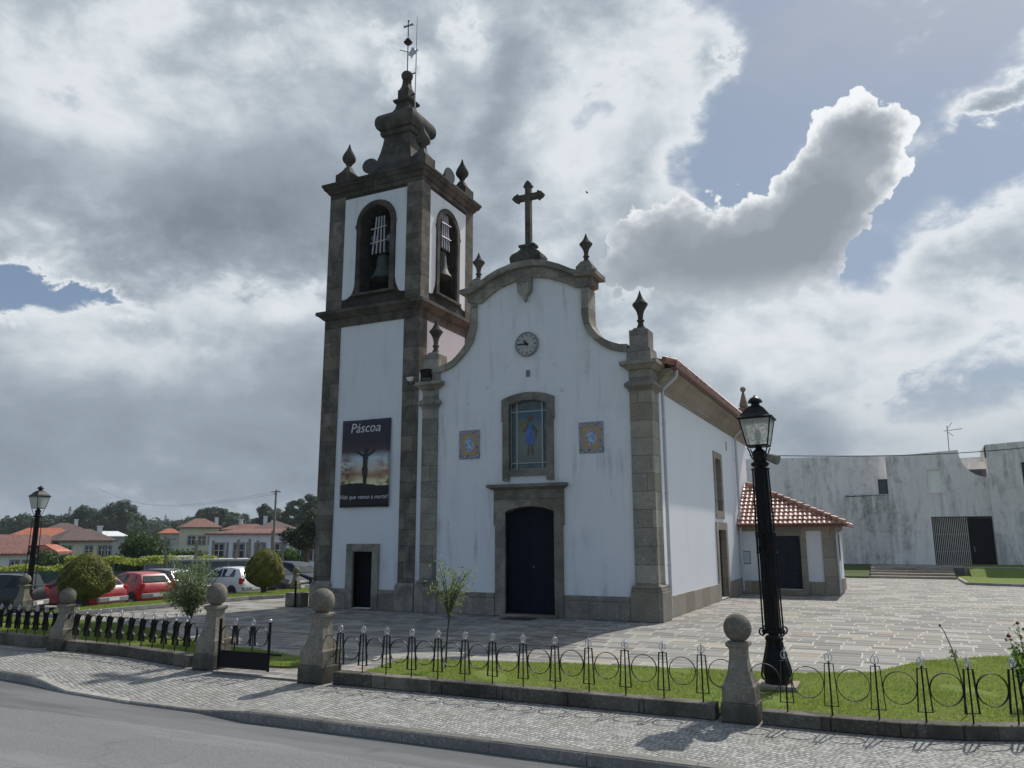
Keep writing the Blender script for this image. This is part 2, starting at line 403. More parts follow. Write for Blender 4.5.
M['cream'] = plain('cream_wall', (.60, .56, .42), .85, 0, .1, 1.5)
M['housewhite'] = plain('house_white', (.66, .69, .73), .85, 0, .08, 1.2)
M['housegrey'] = plain('house_grey', (.44, .43, .40), .85, 0, .1, 1.2)  # grey wall colour of several background houses
M['stone_frame'] = plain('window_stone', (.22, .22, .23), .85, 0, .15, 4)
M['timber'] = plain('weathered_post', (.20, .18, .15), .9, 0, .3, 6)
M['bark'] = plain('bark', (.085, .068, .05), .95, 0, .35, 9)
M['grass_blade'] = leafmat('grass_blades', (0.1075, 0.1720, 0.0258), (0.2408, 0.2967, 0.0645), .9, .45)
M['olive'] = leafmat('olive_leaves', (.075, .112, .042), (.215, .265, .125), 2.0, .35)
M['sapling'] = leafmat('sapling_leaves', (.08, .12, .035), (.22, .27, .10), 2.0, .35)
M['topiary'] = leafmat('golden_conifer', (.060, .078, .014), (.26, .255, .050), 3.0, .3)
M['vine'] = leafmat('vine_leaves', (.10, .15, .02), (.30, .34, .05), 1.0, .45)
M['bush'] = leafmat('bush_leaves', (.022, .048, .013), (.07, .115, .026), .8, .3)
M['brightbush'] = leafmat('bright_bush_leaves', (.035, .085, .016), (.10, .18, .035), .8, .35)
M['darktree'] = leafmat('dark_tree_leaves', (.014, .026, .013), (.042, .062, .024), .4, .2)
M['fartree'] = leafmat('far_tree_leaves', (0.0297, 0.0540, 0.0351), (0.0743, 0.1080, 0.0594), .12, .25)
M['rose'] = plain('rose_petals', (.22, .008, .018), .6, 0, .3, 20)
M['carglass'] = plain('car_glass', (.012, .017, .018), .10, 0, .1, 2, .35)
M['windowglass'] = plain('window_glass', (.03, .035, .04), .12, 0, .2, 1, .6)
M['tail'] = plain('tail_light_red', (.38, .012, .012), .2, 0, .1, 5)
M['lamplens'] = plain('headlight_lens', (.62, .64, .66), .12, .3, .1, 5)
M['plate'] = plain('number_plate', (.75, .75, .73), .4, 0, .03, 5)
M['bumper'] = plain('grey_bumper', (.24, .24, .25), .6, 0, .1, 4)
M['rim'] = plain('wheel_rim', (.36, .37, .38), .35, .7, .1, 6)
M['mesh_green'] = plain('green_netting', (.035, .075, .060), .9, 0, .3, 3)
M['shed'] = plain('shed_panels', (.16, .19, .205), .8, 0, .35, .9)
M['concrete_post'] = plain('concrete_post', (.34, .32, .28), .9, 0, .2, 6)
M['asphaltroof'] = plain('flat_roof', (.36, .36, .35), .9, 0, .15, 1)
def paint(name, c, coat=.25):
    mm = plain(name, c, .35, 0, .06, 2); mm.node_tree.nodes['Principled BSDF'].inputs['Coat Weight'].default_value = coat; return mm
M['car_red'] = paint('red_car_paint', (.36, .012, .014)); M['car_darkred'] = paint('deep_red_car_paint', (.27, .010, .013))
M['car_black'] = paint('black_car_paint', (.014, .016, .020)); M['car_navy'] = paint('navy_car_paint', (.012, .016, .030))
M['car_white'] = paint('white_car_paint', (.64, .66, .68)); M['car_grey'] = paint('grey_car_paint', (.10, .105, .11))

def roof_tiles(name, c0, c1, wave=0.0, rowh=.35):
    mm, t = mat(name); o = t.obj(); x, y, z = t.sep(o)
    a = t.add(x, t.mul(y, .9))
    cell = t.white(t.comb(t.m('FLOOR', t.m('DIVIDE', x, .22)), t.m('FLOOR', t.m('DIVIDE', y, .22)), t.m('FLOOR', t.m('DIVIDE', z, .17))))
    n = t.noise(o, 2.5, 6, .65); f = t.add(t.mul(cell, .5), t.mul(n, .6))
    c = t.mix(t.rng(f, .25, .85), c0, c1)
    c = t.mix(t.mul(t.rng(t.noise(o, 1.1, 6, .7), .56, .74), .5), c, (.07, .055, .045))
    setp(t, c, .48, 0, .6)
    if wave:
        h = t.m('ABSOLUTE', t.m('SINE', t.mul(a, PI/wave))); bump(t, h, .9, .06)
    return mm
M['tiles'] = roof_tiles('terracotta_tiles', (.26, .10, .07), (.56, .30, .22))
M['tiles_far'] = roof_tiles('aged_roof_tiles', (.15, .060, .042), (.27, .11, .075), .25)
M['tiles_orange'] = roof_tiles('orange_roof_tiles', (.34, .085, .035), (.50, .14, .06), .25)
M['tiles_brown'] = roof_tiles('brown_roof_tiles', (.085, .048, .040), (.15, .085, .068), .25)

# concrete with black weathering streaks
def concrete(name, c0, c1, stain):
    mm, t = mat(name); o = t.obj(); x, y, z = t.sep(o)
    a = t.add(x, t.mul(y, .8))
    st = t.noise(t.comb(t.mul(a, .75), t.mul(z, .10), 0), 1.0, 7, .62, .8)
    st2 = t.noise(t.comb(t.mul(a, 2.6), t.mul(z, .42), 4), 1.0, 8, .72, .6)
    big = t.noise(o, .30, 5, .6); fine = t.noise(o, 5, 7, .75); blot = t.noise(o, 1.0, 7, .72, .6)
    c = t.mix(t.rng(t.add(t.mul(big, .6), t.mul(fine, .4)), .35, .65), c0, c1)
    f = t.mul(t.rng(t.add(t.mul(st, .6), t.mul(st2, .4)), .45, .60), t.rng(t.add(t.mul(big, .5), t.mul(blot, .5)), .36, .60))
    c = t.mix(t.mul(f, stain), c, (.155, .168, .145))
    f2 = t.mul(t.rng(t.noise(o, 2.6, 8, .78), .56, .68), t.rng(st, .42, .60))
    c = t.mix(t.mul(f2, .38), c, (.13, .136, .12))
    f3 = t.mul(t.rng(blot, .50, .64), t.rng(st2, .38, .58))
    c = t.mix(t.mul(f3, stain*.55), c, (.30, .315, .285))
    setp(t, c, .9, 0, .2); bump(t, fine, .2, .02); return mm
M['concrete'] = concrete('stained_concrete', (.77, .725, .69), (.85, .81, .775), .62)
M['concrete_light'] = concrete('pale_stained_concrete', (.79, .755, .715), (.87, .84, .80), .52)
M['concrete_dark'] = concrete('dark_streaked_concrete', (.64, .605, .57), (.76, .725, .69), .85)

# churchyard slabs
mm, t = mat('churchyard_granite_slabs'); o = t.obj(); x, y, z = t.sep(o)
rnd, jm, r2, dd = slabs(t, x, y, .40, .48, 1.0, .022, .07)
sp = t.noise(o, 40, 4, .7); mid = t.noise(o, 1.3, 6, .62); big = t.noise(o, .22, 4, .55)
f = t.add(t.mul(rnd, .58), t.add(t.mul(sp, .30), t.add(t.mul(t.noise(o, 6, 4, .7), .28), t.mul(mid, .2))))
c = t.ramp(t.rng(f, .2, 1.0, mode='LINEAR'), [(0, (.076, .074, .071)), (.4, (.140, .136, .127)), (.75, (.205, .198, .182)), (1, (.32, .305, .275))])
c = t.mix(t.mul(t.rng(r2, .75, 1.0), .5), c, (.34, .275, .19))
c = t.mix(t.mul(t.rng(mid, .55, .75), .45), c, (.085, .075, .06))
jn = t.mul(jm, t.rng(t.noise(o, .6, 3), .30, .55, .35, .9))
c = t.mix(jn, c, (.47, .45, .39))
wet = t.m('MULTIPLY', t.rng(t.vm('DISTANCE', t.comb(x, t.mul(y, .45), 0), (-1.7, -2.3, 0), 1), .3, 1.5, 1, 0), t.rng(mid, .35, .55))
c = t.mix(t.mul(wet, .55), c, (.055, .040, .028))
setp(t, c, .82, 0, .3); bump(t, t.add(t.mul(sp, .25), t.add(t.mul(mid, .5), t.mul(rnd, .5))), .35, .03); M['paving'] = mm

# granite setts of the pavement
mm, t = mat('granite_setts'); o = t.obj(); x, y, z = t.sep(o)
xr = t.add(t.mul(x, .93), t.mul(y, -.37)); yr = t.add(t.mul(x, .37), t.mul(y, .93))
rnd, jm, r2, dd = slabs(t, xr, yr, .078, .062, .090, .019, .09)
sp = t.noise(o, 60, 3, .7); mid = t.noise(o, .7, 6, .62)
f = t.add(t.mul(rnd, .6), t.mul(sp, .45))
c = t.mix(t.rng(f, .2, .95), (0.2560, 0.2520, 0.2400), (0.4160, 0.4096, 0.3920))
c = t.mix(t.mul(t.rng(mid, .46, .68), .35), c, (.26, .245, .18))
c = t.mix(t.mul(jm, t.rng(r2, .15, .8, .30, .85)), c, (.095, .092, .076))
setp(t, c, .85, 0, .3)
dome = t.rng(dd, .0, .034); bump(t, t.add(t.mul(dome, 1.0), t.add(t.mul(rnd, .5), t.mul(sp, .15))), .8, .016); M['setts'] = mm

# asphalt
mm, t = mat('asphalt'); o = t.obj(); x, y, z = t.sep(o)
sp = t.noise(o, 120, 3, .75); sp2 = t.noise(o, 34, 5, .7); mid = t.noise(o, 1.1, 6, .6); big = t.noise(t.comb(t.mul(x, .35), y, 0), .9, 5, .6)
c = t.mix(t.rng(t.add(t.mul(sp, .6), t.mul(sp2, .4)), .34, .68), (0.1050, 0.1067, 0.1075), (0.2520, 0.2520, 0.2503))
edge = t.add(y, t.mul(t.m('SUBTRACT', big, .5), .7))
strip = t.rng(edge, -15.32, -15.22)                       # newer, darker strip along the kerb
c = t.mix(t.mul(strip, .72), c, (.085, .087, .088))
c = t.mix(t.mul(t.rng(mid, .55, .75), .4), c, (.09, .092, .093))
stain = t.rng(t.noise(t.comb(t.mul(x, .5), t.mul(y, 1.8), 2.0), .8, 6, .6), .58, .70)
c = t.mix(t.mul(stain, .45), c, (.075, .077, .078))
wv = t.vm('ADD', o, t.vm('SCALE', t.noise(o, 1.2, 4, .6, 0, 1), .55)); vo = t.n('ShaderNodeTexVoronoi', feature='DISTANCE_TO_EDGE'); vo.inputs['Scale'].default_value = .42; t.l(wv, vo.inputs['Vector'])
crack = t.mul(t.rng(vo.outputs['Distance'], .004, .010, 1, 0), t.rng(t.noise(o, .5, 3), .50, .60))
c = t.mix(t.mul(crack, .22), c, (.035, .036, .037))
worn = t.rng(t.noise(t.comb(t.mul(x, .12), t.mul(y, 1.1), 7.0), 1.0, 5, .6), .48, .62)
c = t.mix(t.mul(worn, .22), c, (.33, .33, .325))
oil = t.rng(t.noise(o, .9, 5, .65), .66, .74); c = t.mix(t.mul(oil, .4), c, (.06, .062, .063))
setp(t, c, .85, 0, .3); bump(t, t.add(sp, sp2), .5, .012); M['asphalt'] = mm

def soil(name, c0, c1, s=3.0):
    mm, t = mat(name); o = t.obj(); n = t.noise(o, s, 7, .65); n2 = t.noise(o, s*14, 4, .7); n3 = t.noise(o, .35, 4)
    c = t.mix(t.rng(t.add(t.mul(n, .5), t.mul(n2, .5)), .3, .7), c0, c1)
    c = t.mix(t.mul(t.rng(n3, .5, .72), .4), c, (.19, .155, .065))
    setp(t, c, .95, 0, .15); bump(t, n2, .6, .03); return mm
M['lawn'] = soil('lawn_turf', (0.0774, 0.1247, 0.0189), (0.1677, 0.2107, 0.0430))
M['field'] = soil('field_ground', (.035, .055, .016), (.085, .105, .032), .6)
M['carpark'] = soil('gravel_car_park', (.15, .145, .13), (.26, .25, .22), 2.0)

# lamp glass: rippled, milky
mm, t = mat('lantern_glass'); o = t.obj()
rp = t.noise(o, 26, 5, .65, .6)
setp(t, t.mix(t.rng(rp, .38, .66), (.38, .40, .39), (.86, .88, .86)), .35, 0, .5); bump(t, rp, .8, .02)
tr = t.n('ShaderNodeBsdfTranslucent'); tr.inputs[0].default_value = (.75, .77, .75, 1)
tp = t.n('ShaderNodeBsdfTransparent'); tp.inputs[0].default_value = (.8, .82, .82, 1)
m1 = t.n('ShaderNodeMixShader'); m1.inputs[0].default_value = .70; t.l(t.b.outputs[0], m1.inputs[1]); t.l(tr.outputs[0], m1.inputs[2])
m2 = t.n('ShaderNodeMixShader'); t.l(t.rng(rp, .35, .65, .05, .45), m2.inputs[0]); t.l(m1.outputs[0], m2.inputs[1]); t.l(tp.outputs[0], m2.inputs[2]); t.l(m2.outputs[0], t.out.inputs[0]); M['lantern'] = mm

# printed banner cloth (object coordinates: x across, z up, 2.15 x 3.23 m)
mm, t = mat('printed_banner'); o = t.obj(); x, y, z = t.sep(o)
n = t.noise(t.comb(t.mul(x, .8), t.mul(z, 1.3), 1.0), 1.7, 6, .6, .5); n2 = t.noise(t.comb(x, t.mul(z, 2.0), 6), 2.6, 6, .6)
zz = t.add(t.m('DIVIDE', z, 3.23), t.mul(t.m('SUBTRACT', n, .5), .12))
skyb = t.ramp(zz, [(.19, (.86, .74, .38)), (.29, (.70, .66, .40)), (.36, (.36, .20, .11)), (.43, (.56, .48, .38)), (.55, (.50, .58, .65)), (.63, (.07, .045, .055)), (.72, (.032, .024, .040)), (1.0, (.026, .023, .046))])
side = t.rng(t.m('ABSOLUTE', t.m('SUBTRACT', x, 1.15)), .25, 1.0)
skyb = t.mix(t.mul(t.mul(side, t.rng(n2, .40, .60)), t.rng(t.m('DIVIDE', z, 3.23), .64, .50)), skyb, (.14, .065, .045))
hill = t.add(.195*3.23+.19, t.add(t.mul(t.m('SINE', t.mul(x, 2.4)), .055), t.mul(t.m('SUBTRACT', t.noise(t.comb(x, 0, 0), 4, 4), .5), .10)))
c = t.mix(t.rng(t.m('SUBTRACT', z, hill), -.015, .015), (.010, .009, .012), skyb)
setp(t, c, .55, 0, .35); bump(t, t.noise(o, 2.2, 3, .5, 1.5), .25, .06); M['banner'] = mm
M['banner_dark'] = plain('printed_black', (.010, .009, .010), .55, 0, .1, 4)
M['banner_text'] = plain('printed_white', (.62, .62, .62), .55, 0, .05, 4)

# glazed wall tiles
def glaze(name, cols, scale):
    mm, t = mat(name); o = t.obj(); v = t.n('ShaderNodeTexVoronoi'); v.inputs['Scale'].default_value = scale; t.l(o, v.inputs['Vector'])
    n = t.noise(o, scale*1.2, 5, .65, 1.2); f = t.add(t.mul(n, .8), t.mul(v.outputs['Distance'], .35))
    setp(t, t.ramp(f, cols), .2, 0, .5); return mm
M['tile_edge'] = glaze('tile_border_glaze', [(.3, (.045, .055, .16)), (.47, (.20, .165, .16)), (.58, (.40, .37, .34)), (.72, (.09, .10, .22))], 9)
M['tile_frame'] = glaze('tile_frame_glaze', [(.3, (.20, .12, .05)), (.45, (.52, .31, .07)), (.62, (.40, .25, .10)), (.8, (.30, .27, .30))], 11)
M['tile_blue'] = glaze('tile_medallion_glaze', [(.32, (.04, .08, .28)), (.47, (.13, .22, .48)), (.60, (.36, .44, .58)), (.8, (.60, .65, .72))], 8)
M['glass_teal'] = glaze('leaded_teal_glass', [(.3, (.035, .055, .060)), (.6, (.075, .105, .105)), (.8, (.12, .15, .13))], 5)
mm, t = mat('painted_glass'); o = t.obj(); x, y, z = t.sep(o); n = t.noise(o, 3.0, 5, .6)
c = t.ramp(t.add(t.m('DIVIDE', t.m('SUBTRACT', z, 4.9), 1.8), t.mul(t.m('SUBTRACT', n, .5), .35)), [(0, (.12, .13, .11)), (.35, (.16, .17, .13)), (.65, (.12, .17, .15)), (.85, (.045, .10, .15)), (1, (.035, .085, .14))])
setp(t, c, .2, 0, .5); M['glass_scene'] = mm
M['glass_blue'] = plain('robe_glass', (.055, .13, .36), .25, 0, .35, 5)
M['glass_brown'] = plain('brown_glass', (.10, .055, .035), .3, 0, .3, 6)
M['glass_olive'] = plain('olive_glass', (.15, .14, .05), .3, 0, .3, 6)
M['lead'] = plain('pale_glazing_bar', (.36, .38, .38), .5, 0, .1, 6)
M['clockface'] = plain('pale_clock_face', (.40, .40, .38), .6, 0, .12, 8)
M['meter'] = plain('meter_door', (.52, .54, .55), .5, 0, .04, 5)
M['pink'] = M['plaster_tower']
M['shutter_pale'] = plain('pale_shutter', (.86, .85, .78), .7, 0, .08, 3)
M['pale_bar'] = plain('cream_bars', (.50, .485, .42), .6, 0, .12, 6)
M['bush_stem'] = plain('rose_stems', (.07, .10, .035), .8, 0, .3, 9)
# ------------------------------------------------------------------ ground, road, pavement
def slab(name, poly, z0, z1, mt, kind='structure'):
    o = MB().prism(poly, [], FLAT, z1, z0).build(name, mt); o['kind'] = kind; return o
g = MB(); Rr = 4000
for (x0, x1, y0, y1) in ((-Rr, Rr, -Rr, Rr),): g.poly([(x0, y0, -.75), (x1, y0, -.75), (x1, y1, -.75), (x0, y1, -.75)])
tag(g.build('ground', M['field'], recalc=False), kind='structure')
rd = MB(); xs = np.linspace(-160, 140, 2)
rd.poly([(-160, -45, -.14), (140, -45, -.14), (140, -14.3, -.14), (-9, -13.3, -.14), (-160, -9.5, -.14)])
tag(rd.build('road', M['asphalt'], recalc=False), kind='structure')
# kerb line (outer top edge) with a dropped stretch by the gate; z of the top
KERB = [(-160, -9.8, 0), (-30, -13.05, 0), (-14, -13.5, 0), (-9.06, -13.72, 0), (-7.9, -13.86, 0), (-6.6, -14.15, -.095), (-5.0, -14.3, -.10), (-3.3, -14.32, -.095), (-2.2, -14.46, 0), (.4, -14.46, 0), (4.2, -14.5, 0), (10, -14.55, 0), (30, -14.9, 0), (140, -17, 0)]
WALLL = [(-160, -9.0), (-30, -10.95), (-14, -11.42), (-9.06, -11.55), (-7.9, -11.7), (-6.6, -11.95), (-5.0, -12.0), (-3.3, -12.05), (-2.2, -12.05), (.4, -12.05), (4.2, -12.0), (6.3, -11.95), (9, -11.2), (140, 4)]
pv = MB(); kb = MB(); KW = .17
for i in range(len(KERB)-1):
    (x0, y0, z0), (x1, y1, z1) = KERB[i], KERB[i+1]
    a0 = (x0, y0+KW, z0); a1 = (x1, y1+KW, z1)
    n = 6
    for k in range(n):
        f0, f1 = k/n, (k+1)/n
        def pt(f, a, wl):
            y = a[1]+(wl[1]+.6-a[1])*f; zz = a[2]*(1-f)**1.3; return (a[0]+(wl[0]-a[0])*f, y, zz-.004)
        pv.poly([pt(f0, a0, WALLL[i]), pt(f0, a1, WALLL[i+1]), pt(f1, a1, WALLL[i+1]), pt(f1, a0, WALLL[i])])
    L = math.hypot(x1-x0, y1-y0); ns = max(1, int(L/1.0)) if abs(x0) < 40 else 1
    for k in range(ns):
        f0, f1 = k/ns+.004/L, (k+1)/ns-.004/L
        A = (x0+(x1-x0)*f0, y0+(y1-y0)*f0, z0+(z1-z0)*f0); B = (x0+(x1-x0)*f1, y0+(y1-y0)*f1, z0+(z1-z0)*f1)
        j = len(kb.v); tz = random.uniform(-.004, .004); ty = random.uniform(-.004, .004)
        for (px, py, pz) in (A, B):
            kb.v += [(px, py+ty, -.3), (px, py+ty, pz-.02+tz), (px, py+.02+ty, pz+tz), (px, py+KW, pz+tz), (px, py+KW, -.3)]
        kb.f += [tuple(j+q for q in f) for f in ((0,1,6,5),(1,2,7,6),(2,3,8,7),(3,4,9,8),(4,3,2,1,0),(5,6,7,8,9))]
tag(pv.build('pavement', M['setts'], recalc=False), kind='structure')
M['kerb'] = granite('kerb_granite', (.20, .195, .18), (.42, .41, .38), h=5, w0=9, w1=9, lichen=.3)
tag(kb.build('kerb', M['kerb']), kind='structure')
YARD = [(-17.9, -12.3), (-6.2, -11.5), (-6.2, -12.02), (-2.5, -12.06), (-2.5, -11.85), (4, -11.8), (6.3, -11.75), (9, -11.0), (60, -4.9), (60, 60), (-17.2, 60), (-17.2, 3.2), (-17.75, 1.8), (-17.9, -4.0)]
slab('churchyard_paving', YARD, -.7, 0.0, M['paving'])
slab('car_park', [(-60, -13), (-21.8, -13), (-21.8, 60), (-60, 60)], -.72, -.42, M['carpark'])
# lawns: right front, left front, strip by the car park
LAWN_R = [(-2.55, -11.93), (4.2, -11.86), (6.3, -11.76), (9.2, -10.9), (20, -9.0), (20, -1.0), (12, -2.6), (8.5, -3.75), (7.7, -4.3), (6.62, -5.4), (5.75, -7.3), (4.59, -7.9), (2.86, -8.2), (.2, -8.6), (-1.33, -9.02), (-2.9, -9.5)]
LAWN_L = [(-40, -10.35), (-16, -11.15), (-11, -11.2), (-8.7, -11.25), (-6.25, -11.5), (-4.3, -11.2), (-4.2, -10.6), (-4.6, -10.2), (-6.28, -9.71), (-7.13, -9.6), (-8.81, -9.16), (-10.6, -8.4), (-12.29, -7.66), (-14.73, -7.05), (-16.94, -7.03), (-19.0, -7.3), (-40, -7.6)]
slab('lawn', LAWN_R, -.2, .035, M['lawn']); slab('lawn', LAWN_L, -.2, .035, M['lawn'])
gs = MB()
STRIP = [(-17.95, -19.0, -7.2), (-17.92, -21.0, -4.0), (-17.92, -21.4, -1.0), (-17.8, -21.6, 1.8), (-17.25, -21.6, 3.2), (-17.25, -21.7, 9.0), (-17.25, -21.7, 60)]
def strip_z(f): return .13-.22*f*f
for (xa, xb, y0), (xc, xd, y1) in zip(STRIP[:-1], STRIP[1:]):
    for k in range(5):
        f0, f1 = k/5, (k+1)/5
        gs.poly([(xa+(xb-xa)*f0, y0, strip_z(f0)), (xa+(xb-xa)*f1, y0, strip_z(f1)), (xc+(xd-xc)*f1, y1, strip_z(f1)), (xc+(xd-xc)*f0, y1, strip_z(f0))])
    gs.poly([(xb, y0, strip_z(1)), (xb-.5, y0, -.45), (xd-.5, y1, -.45), (xd, y1, strip_z(1))])
tag(gs.build('verge', M['lawn'], recalc=False), kind='structure')
ks = MB()
def edging(mb, pts, w, z0, z1):
    for (x0, y0), (x1, y1) in zip(pts[:-1], pts[1:]):
        d = Vector((x1-x0, y1-y0, 0)); L = d.length; d.normalize(); nn = Vector((-d.y, d.x, 0))*w; ns = max(1, round(L/1.1))
        for k in range(ns):
            a = Vector((x0, y0, 0))+d*(L*k/ns+.005); b = Vector((x0, y0, 0))+d*(L*(k+1)/ns-.005); j = len(mb.v)
            for q in (a, b, b+nn, a+nn): mb.v.append((q.x, q.y, z0))
            for q in (a, b, b+nn, a+nn): mb.v.append((q.x, q.y, z1))
            mb.f += [tuple(j+k2 for k2 in q) for q in ((3,2,1,0),(4,5,6,7),(0,1,5,4),(1,2,6,5),(2,3,7,6),(3,0,4,7))]
edging(ks, [(-19.0, -7.25), (-17.97, -7.0), (-17.9, -4.0), (-17.9, -1.0), (-17.75, 1.8), (-17.2, 3.2), (-17.2, 14)], .14, -.1, .145)
edging(ks, [(-19.0, -7.28), (-16.94, -6.98), (-14.73, -7.0), (-12.29, -7.61), (-10.6, -8.35)], .10, -.1, .05)
tag(ks.build('kerb_edging', M['kerb']), kind='structure')

# lawns and terrace in front of the concrete building
tb = MB(); tb.box(4.7, 40, 35.0, 60, -.1, .6); tb.build('terrace', M['paving'])['kind'] = 'structure'
lw = MB()
lw.prism([(31.6, 0.0), (31.6, .10), (36, .45), (40.4, .62), (40.4, 0.0)], [], SIDE, -6, 4.68)
tag(lw.build('bank', M['field']), kind='structure')
lw = MB(); lw.prism([(9.62, 25.6), (12, 24.7), (20, 21.8), (40, 16), (40, 34.98), (9.62, 34.98)], [], FLAT, .11, -.05)
lw.prism([(33.2, .1), (35.0, .56), (40.3, .66), (40.3, .1)], [], SIDE, 10.4, 40)
tag(lw.build('bank', M['lawn']), kind='structure')
ke = MB(); edging(ke, [(40, 15.95), (20, 21.7), (12, 24.6), (9.55, 25.5), (9.52, 31.5)], -.14, -.05, .13)
tag(ke.build('kerb_edging', M['kerb']), kind='structure')
st = MB()
for k in range(4): st.box(4.75, 9.5, 31.7+k*.85, 35.0+.002*k, .0 if k == 0 else .145*k+.002, .145*(k+1))
stp = st.build('stone_steps', M['granite_side'], bevel=.012); tag(stp, 'low wide stone steps leading up to the stained concrete building', 'steps')

# ------------------------------------------------------------------ CHURCH
church = thing('church', 'white plastered church with granite trim, a bell tower and a small tiled annex', 'church', (-4.4, 0, 0))
P_ = church
def part(mb, name, mt, parent=None, **kw): return mb.build(name, M[mt] if isinstance(mt, str) else mt, parent or P_, **kw)
# facade wall with door and window openings
DOOR = [(-3.44, 0.06)] + seg_arch(-5.19, -3.44, 3.30, 3.47) + [(-5.19, .06)]
WIN = [(-3.67, 4.68)] + seg_arch(-5.05, -3.67, 6.86, 7.0) + [(-5.05, 4.68)]
OUT = [(-8.69, .05), (-.25, .05), (-.25, 8.36), (-.8, 8.4), (-1.41, 8.55), (-1.87, 8.87), (-2.17, 9.3), (-2.24, 9.7), (-2.24, 10.7), (-2.57, 10.95), (-3.05, 11.2), (-3.58, 11.42), (-4.11, 11.52), (-4.6, 11.5), (-5.1, 11.4), (-5.6, 11.2), (-6.11, 10.92), (-6.42, 10.7), (-6.44, 9.75), (-6.6, 9.2), (-6.83, 8.9), (-7.05, 8.7), (-7.5, 8.45), (-7.9, 8.35), (-8.69, 8.35)]
part(MB().prism(OUT, [DOOR, WIN], FRONT, .04, .60), 'facade_wall', 'plaster')
# plinth bands
part(MB().box(-7.78, -5.58, -.03, .04, 0, .71), 'plinth', 'granite', bevel=.01); part(MB().box(-3.14, -.99, -.03, .04, 0, .70), 'plinth', 'granite', bevel=.01)
# pilasters
def pilaster(x0, x1, right):
    w = x1-x0; q = MB(); sd = .75 if right else .35
    q.box(x0, x1, -.04, sd, 1.07, 7.02)
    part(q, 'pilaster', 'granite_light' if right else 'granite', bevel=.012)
    b = MB(); e = .14
    b.box(x0-e, x1+(.13 if right else .1), -.12, sd+.15, 0, .86)
    b.box(x0-e+.02, x1+.11 if right else x1+.08, -.10, sd+.13, .862, .95)
    b.sqloft((x0+x1)/2, (sd-.04)/2, [(1, .952), (1.03, .975), (1.03, 1.02), (.97, 1.045), (.84, 1.05), (.84, 1.08)], hx=w/2+.08, hy=(sd+.04)/2+.07)
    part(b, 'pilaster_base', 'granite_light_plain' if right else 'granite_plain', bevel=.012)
    c = MB(); cx, cy = (x0+x1)/2, (sd-.04)/2; hx, hy = w/2, (sd+.04)/2
    def lay(z0, z1, e0, e1):
        c.frustum(cx-hx-e0, cx+hx+e0, cy-hy-e0, cy+hy+e0, z0, cx-hx-e1, cx+hx+e1, cy-hy-e1, cy+hy+e1, z1)
    lay(6.98, 7.05, .03, .03); lay(7.052, 7.12, .05, .11); lay(7.122, 7.24, .13, .13); lay(7.242, 7.30, .10, .05)
    lay(7.302, 7.66, .0, .0); lay(7.662, 7.80, .04, .20); lay(7.802, 7.93, .24, .24); lay(7.932, 7.97, .2, .08)
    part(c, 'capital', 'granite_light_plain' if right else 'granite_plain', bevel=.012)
pilaster(-.82, -.10, True); pilaster(-8.47, -7.84, False)
# gable coping: arch and volutes
up = [(-1.78, 11.16), (-2.4, 11.2), (-2.62, 11.28)] + [(-3.06, 11.52), (-3.58, 11.74), (-4.0, 11.83), (-4.35, 11.85), (-4.82, 11.83), (-5.43, 11.68), (-5.8, 11.52), (-6.11, 11.34)] + [(-6.28, 11.25), (-6.35, 11.2), (-6.9, 11.14)]
lo = [(-6.9, 10.98), (-6.4, 10.98), (-6.2, 11.06), (-5.85, 11.26), (-5.45, 11.45), (-4.82, 11.60), (-4.35, 11.63), (-3.98, 11.61), (-3.55, 11.52), (-3.0, 11.30), (-2.6, 11.06), (-2.45, 10.98), (-1.78, 10.98)]
part(MB().prism(up+lo, [], FRONT, -.24, .80), 'arch_coping', 'granite_plain', bevel=.02)
lo2 = [(-1.98, 10.98), (-2.45, 10.98), (-2.6, 11.06), (-3.0, 11.30), (-3.55, 11.52), (-3.98, 11.61), (-4.35, 11.63), (-4.82, 11.60), (-5.45, 11.45), (-5.85, 11.26), (-6.2, 11.06), (-6.4, 10.98), (-6.7, 10.98)]
in2 = [(-6.7, 10.72), (-6.33, 10.62), (-6.11, 10.60), (-5.8, 10.82), (-5.43, 11.03), (-5.05, 11.15), (-4.7, 11.23), (-4.35, 11.26), (-4.11, 11.26), (-3.58, 11.15), (-3.02, 10.92), (-2.57, 10.67), (-2.3, 10.62), (-1.98, 10.72)]
part(MB().prism(lo2+in2, [], FRONT, -.07, .66), 'arch_band', 'granite_plain', bevel=.015)
VR = [(-2.37, 10.62), (-2.37, 9.69), (-2.27, 9.25), (-2.13, 9.0), (-1.95, 8.79), (-1.7, 8.58), (-1.43, 8.42), (-1.15, 8.33), (-.84, 8.28)]
VRo = [(-.84, 8.53), (-1.1, 8.56), (-1.39, 8.67), (-1.62, 8.80), (-1.8, 8.95), (-1.98, 9.17), (-2.1, 9.42), (-2.12, 9.66), (-2.12, 10.62)]
part(MB().prism(VR+VRo, [], FRONT, -.05, .66), 'volute', 'granite', smooth=35)
VL = [(-6.3, 10.62), (-6.3, 9.74), (-6.44, 9.24), (-6.66, 8.93), (-6.97, 8.63), (-7.23, 8.42), (-7.5, 8.31), (-7.86, 8.24)]
VLo = [(-7.86, 8.47), (-7.55, 8.53), (-7.3, 8.64), (-7.13, 8.77), (-6.93, 8.97), (-6.73, 9.2), (-6.57, 9.77), (-6.55, 10.62)]
part(MB().prism(VL+VLo, [], FRONT, -.05, .66), 'volute', 'granite', smooth=35)
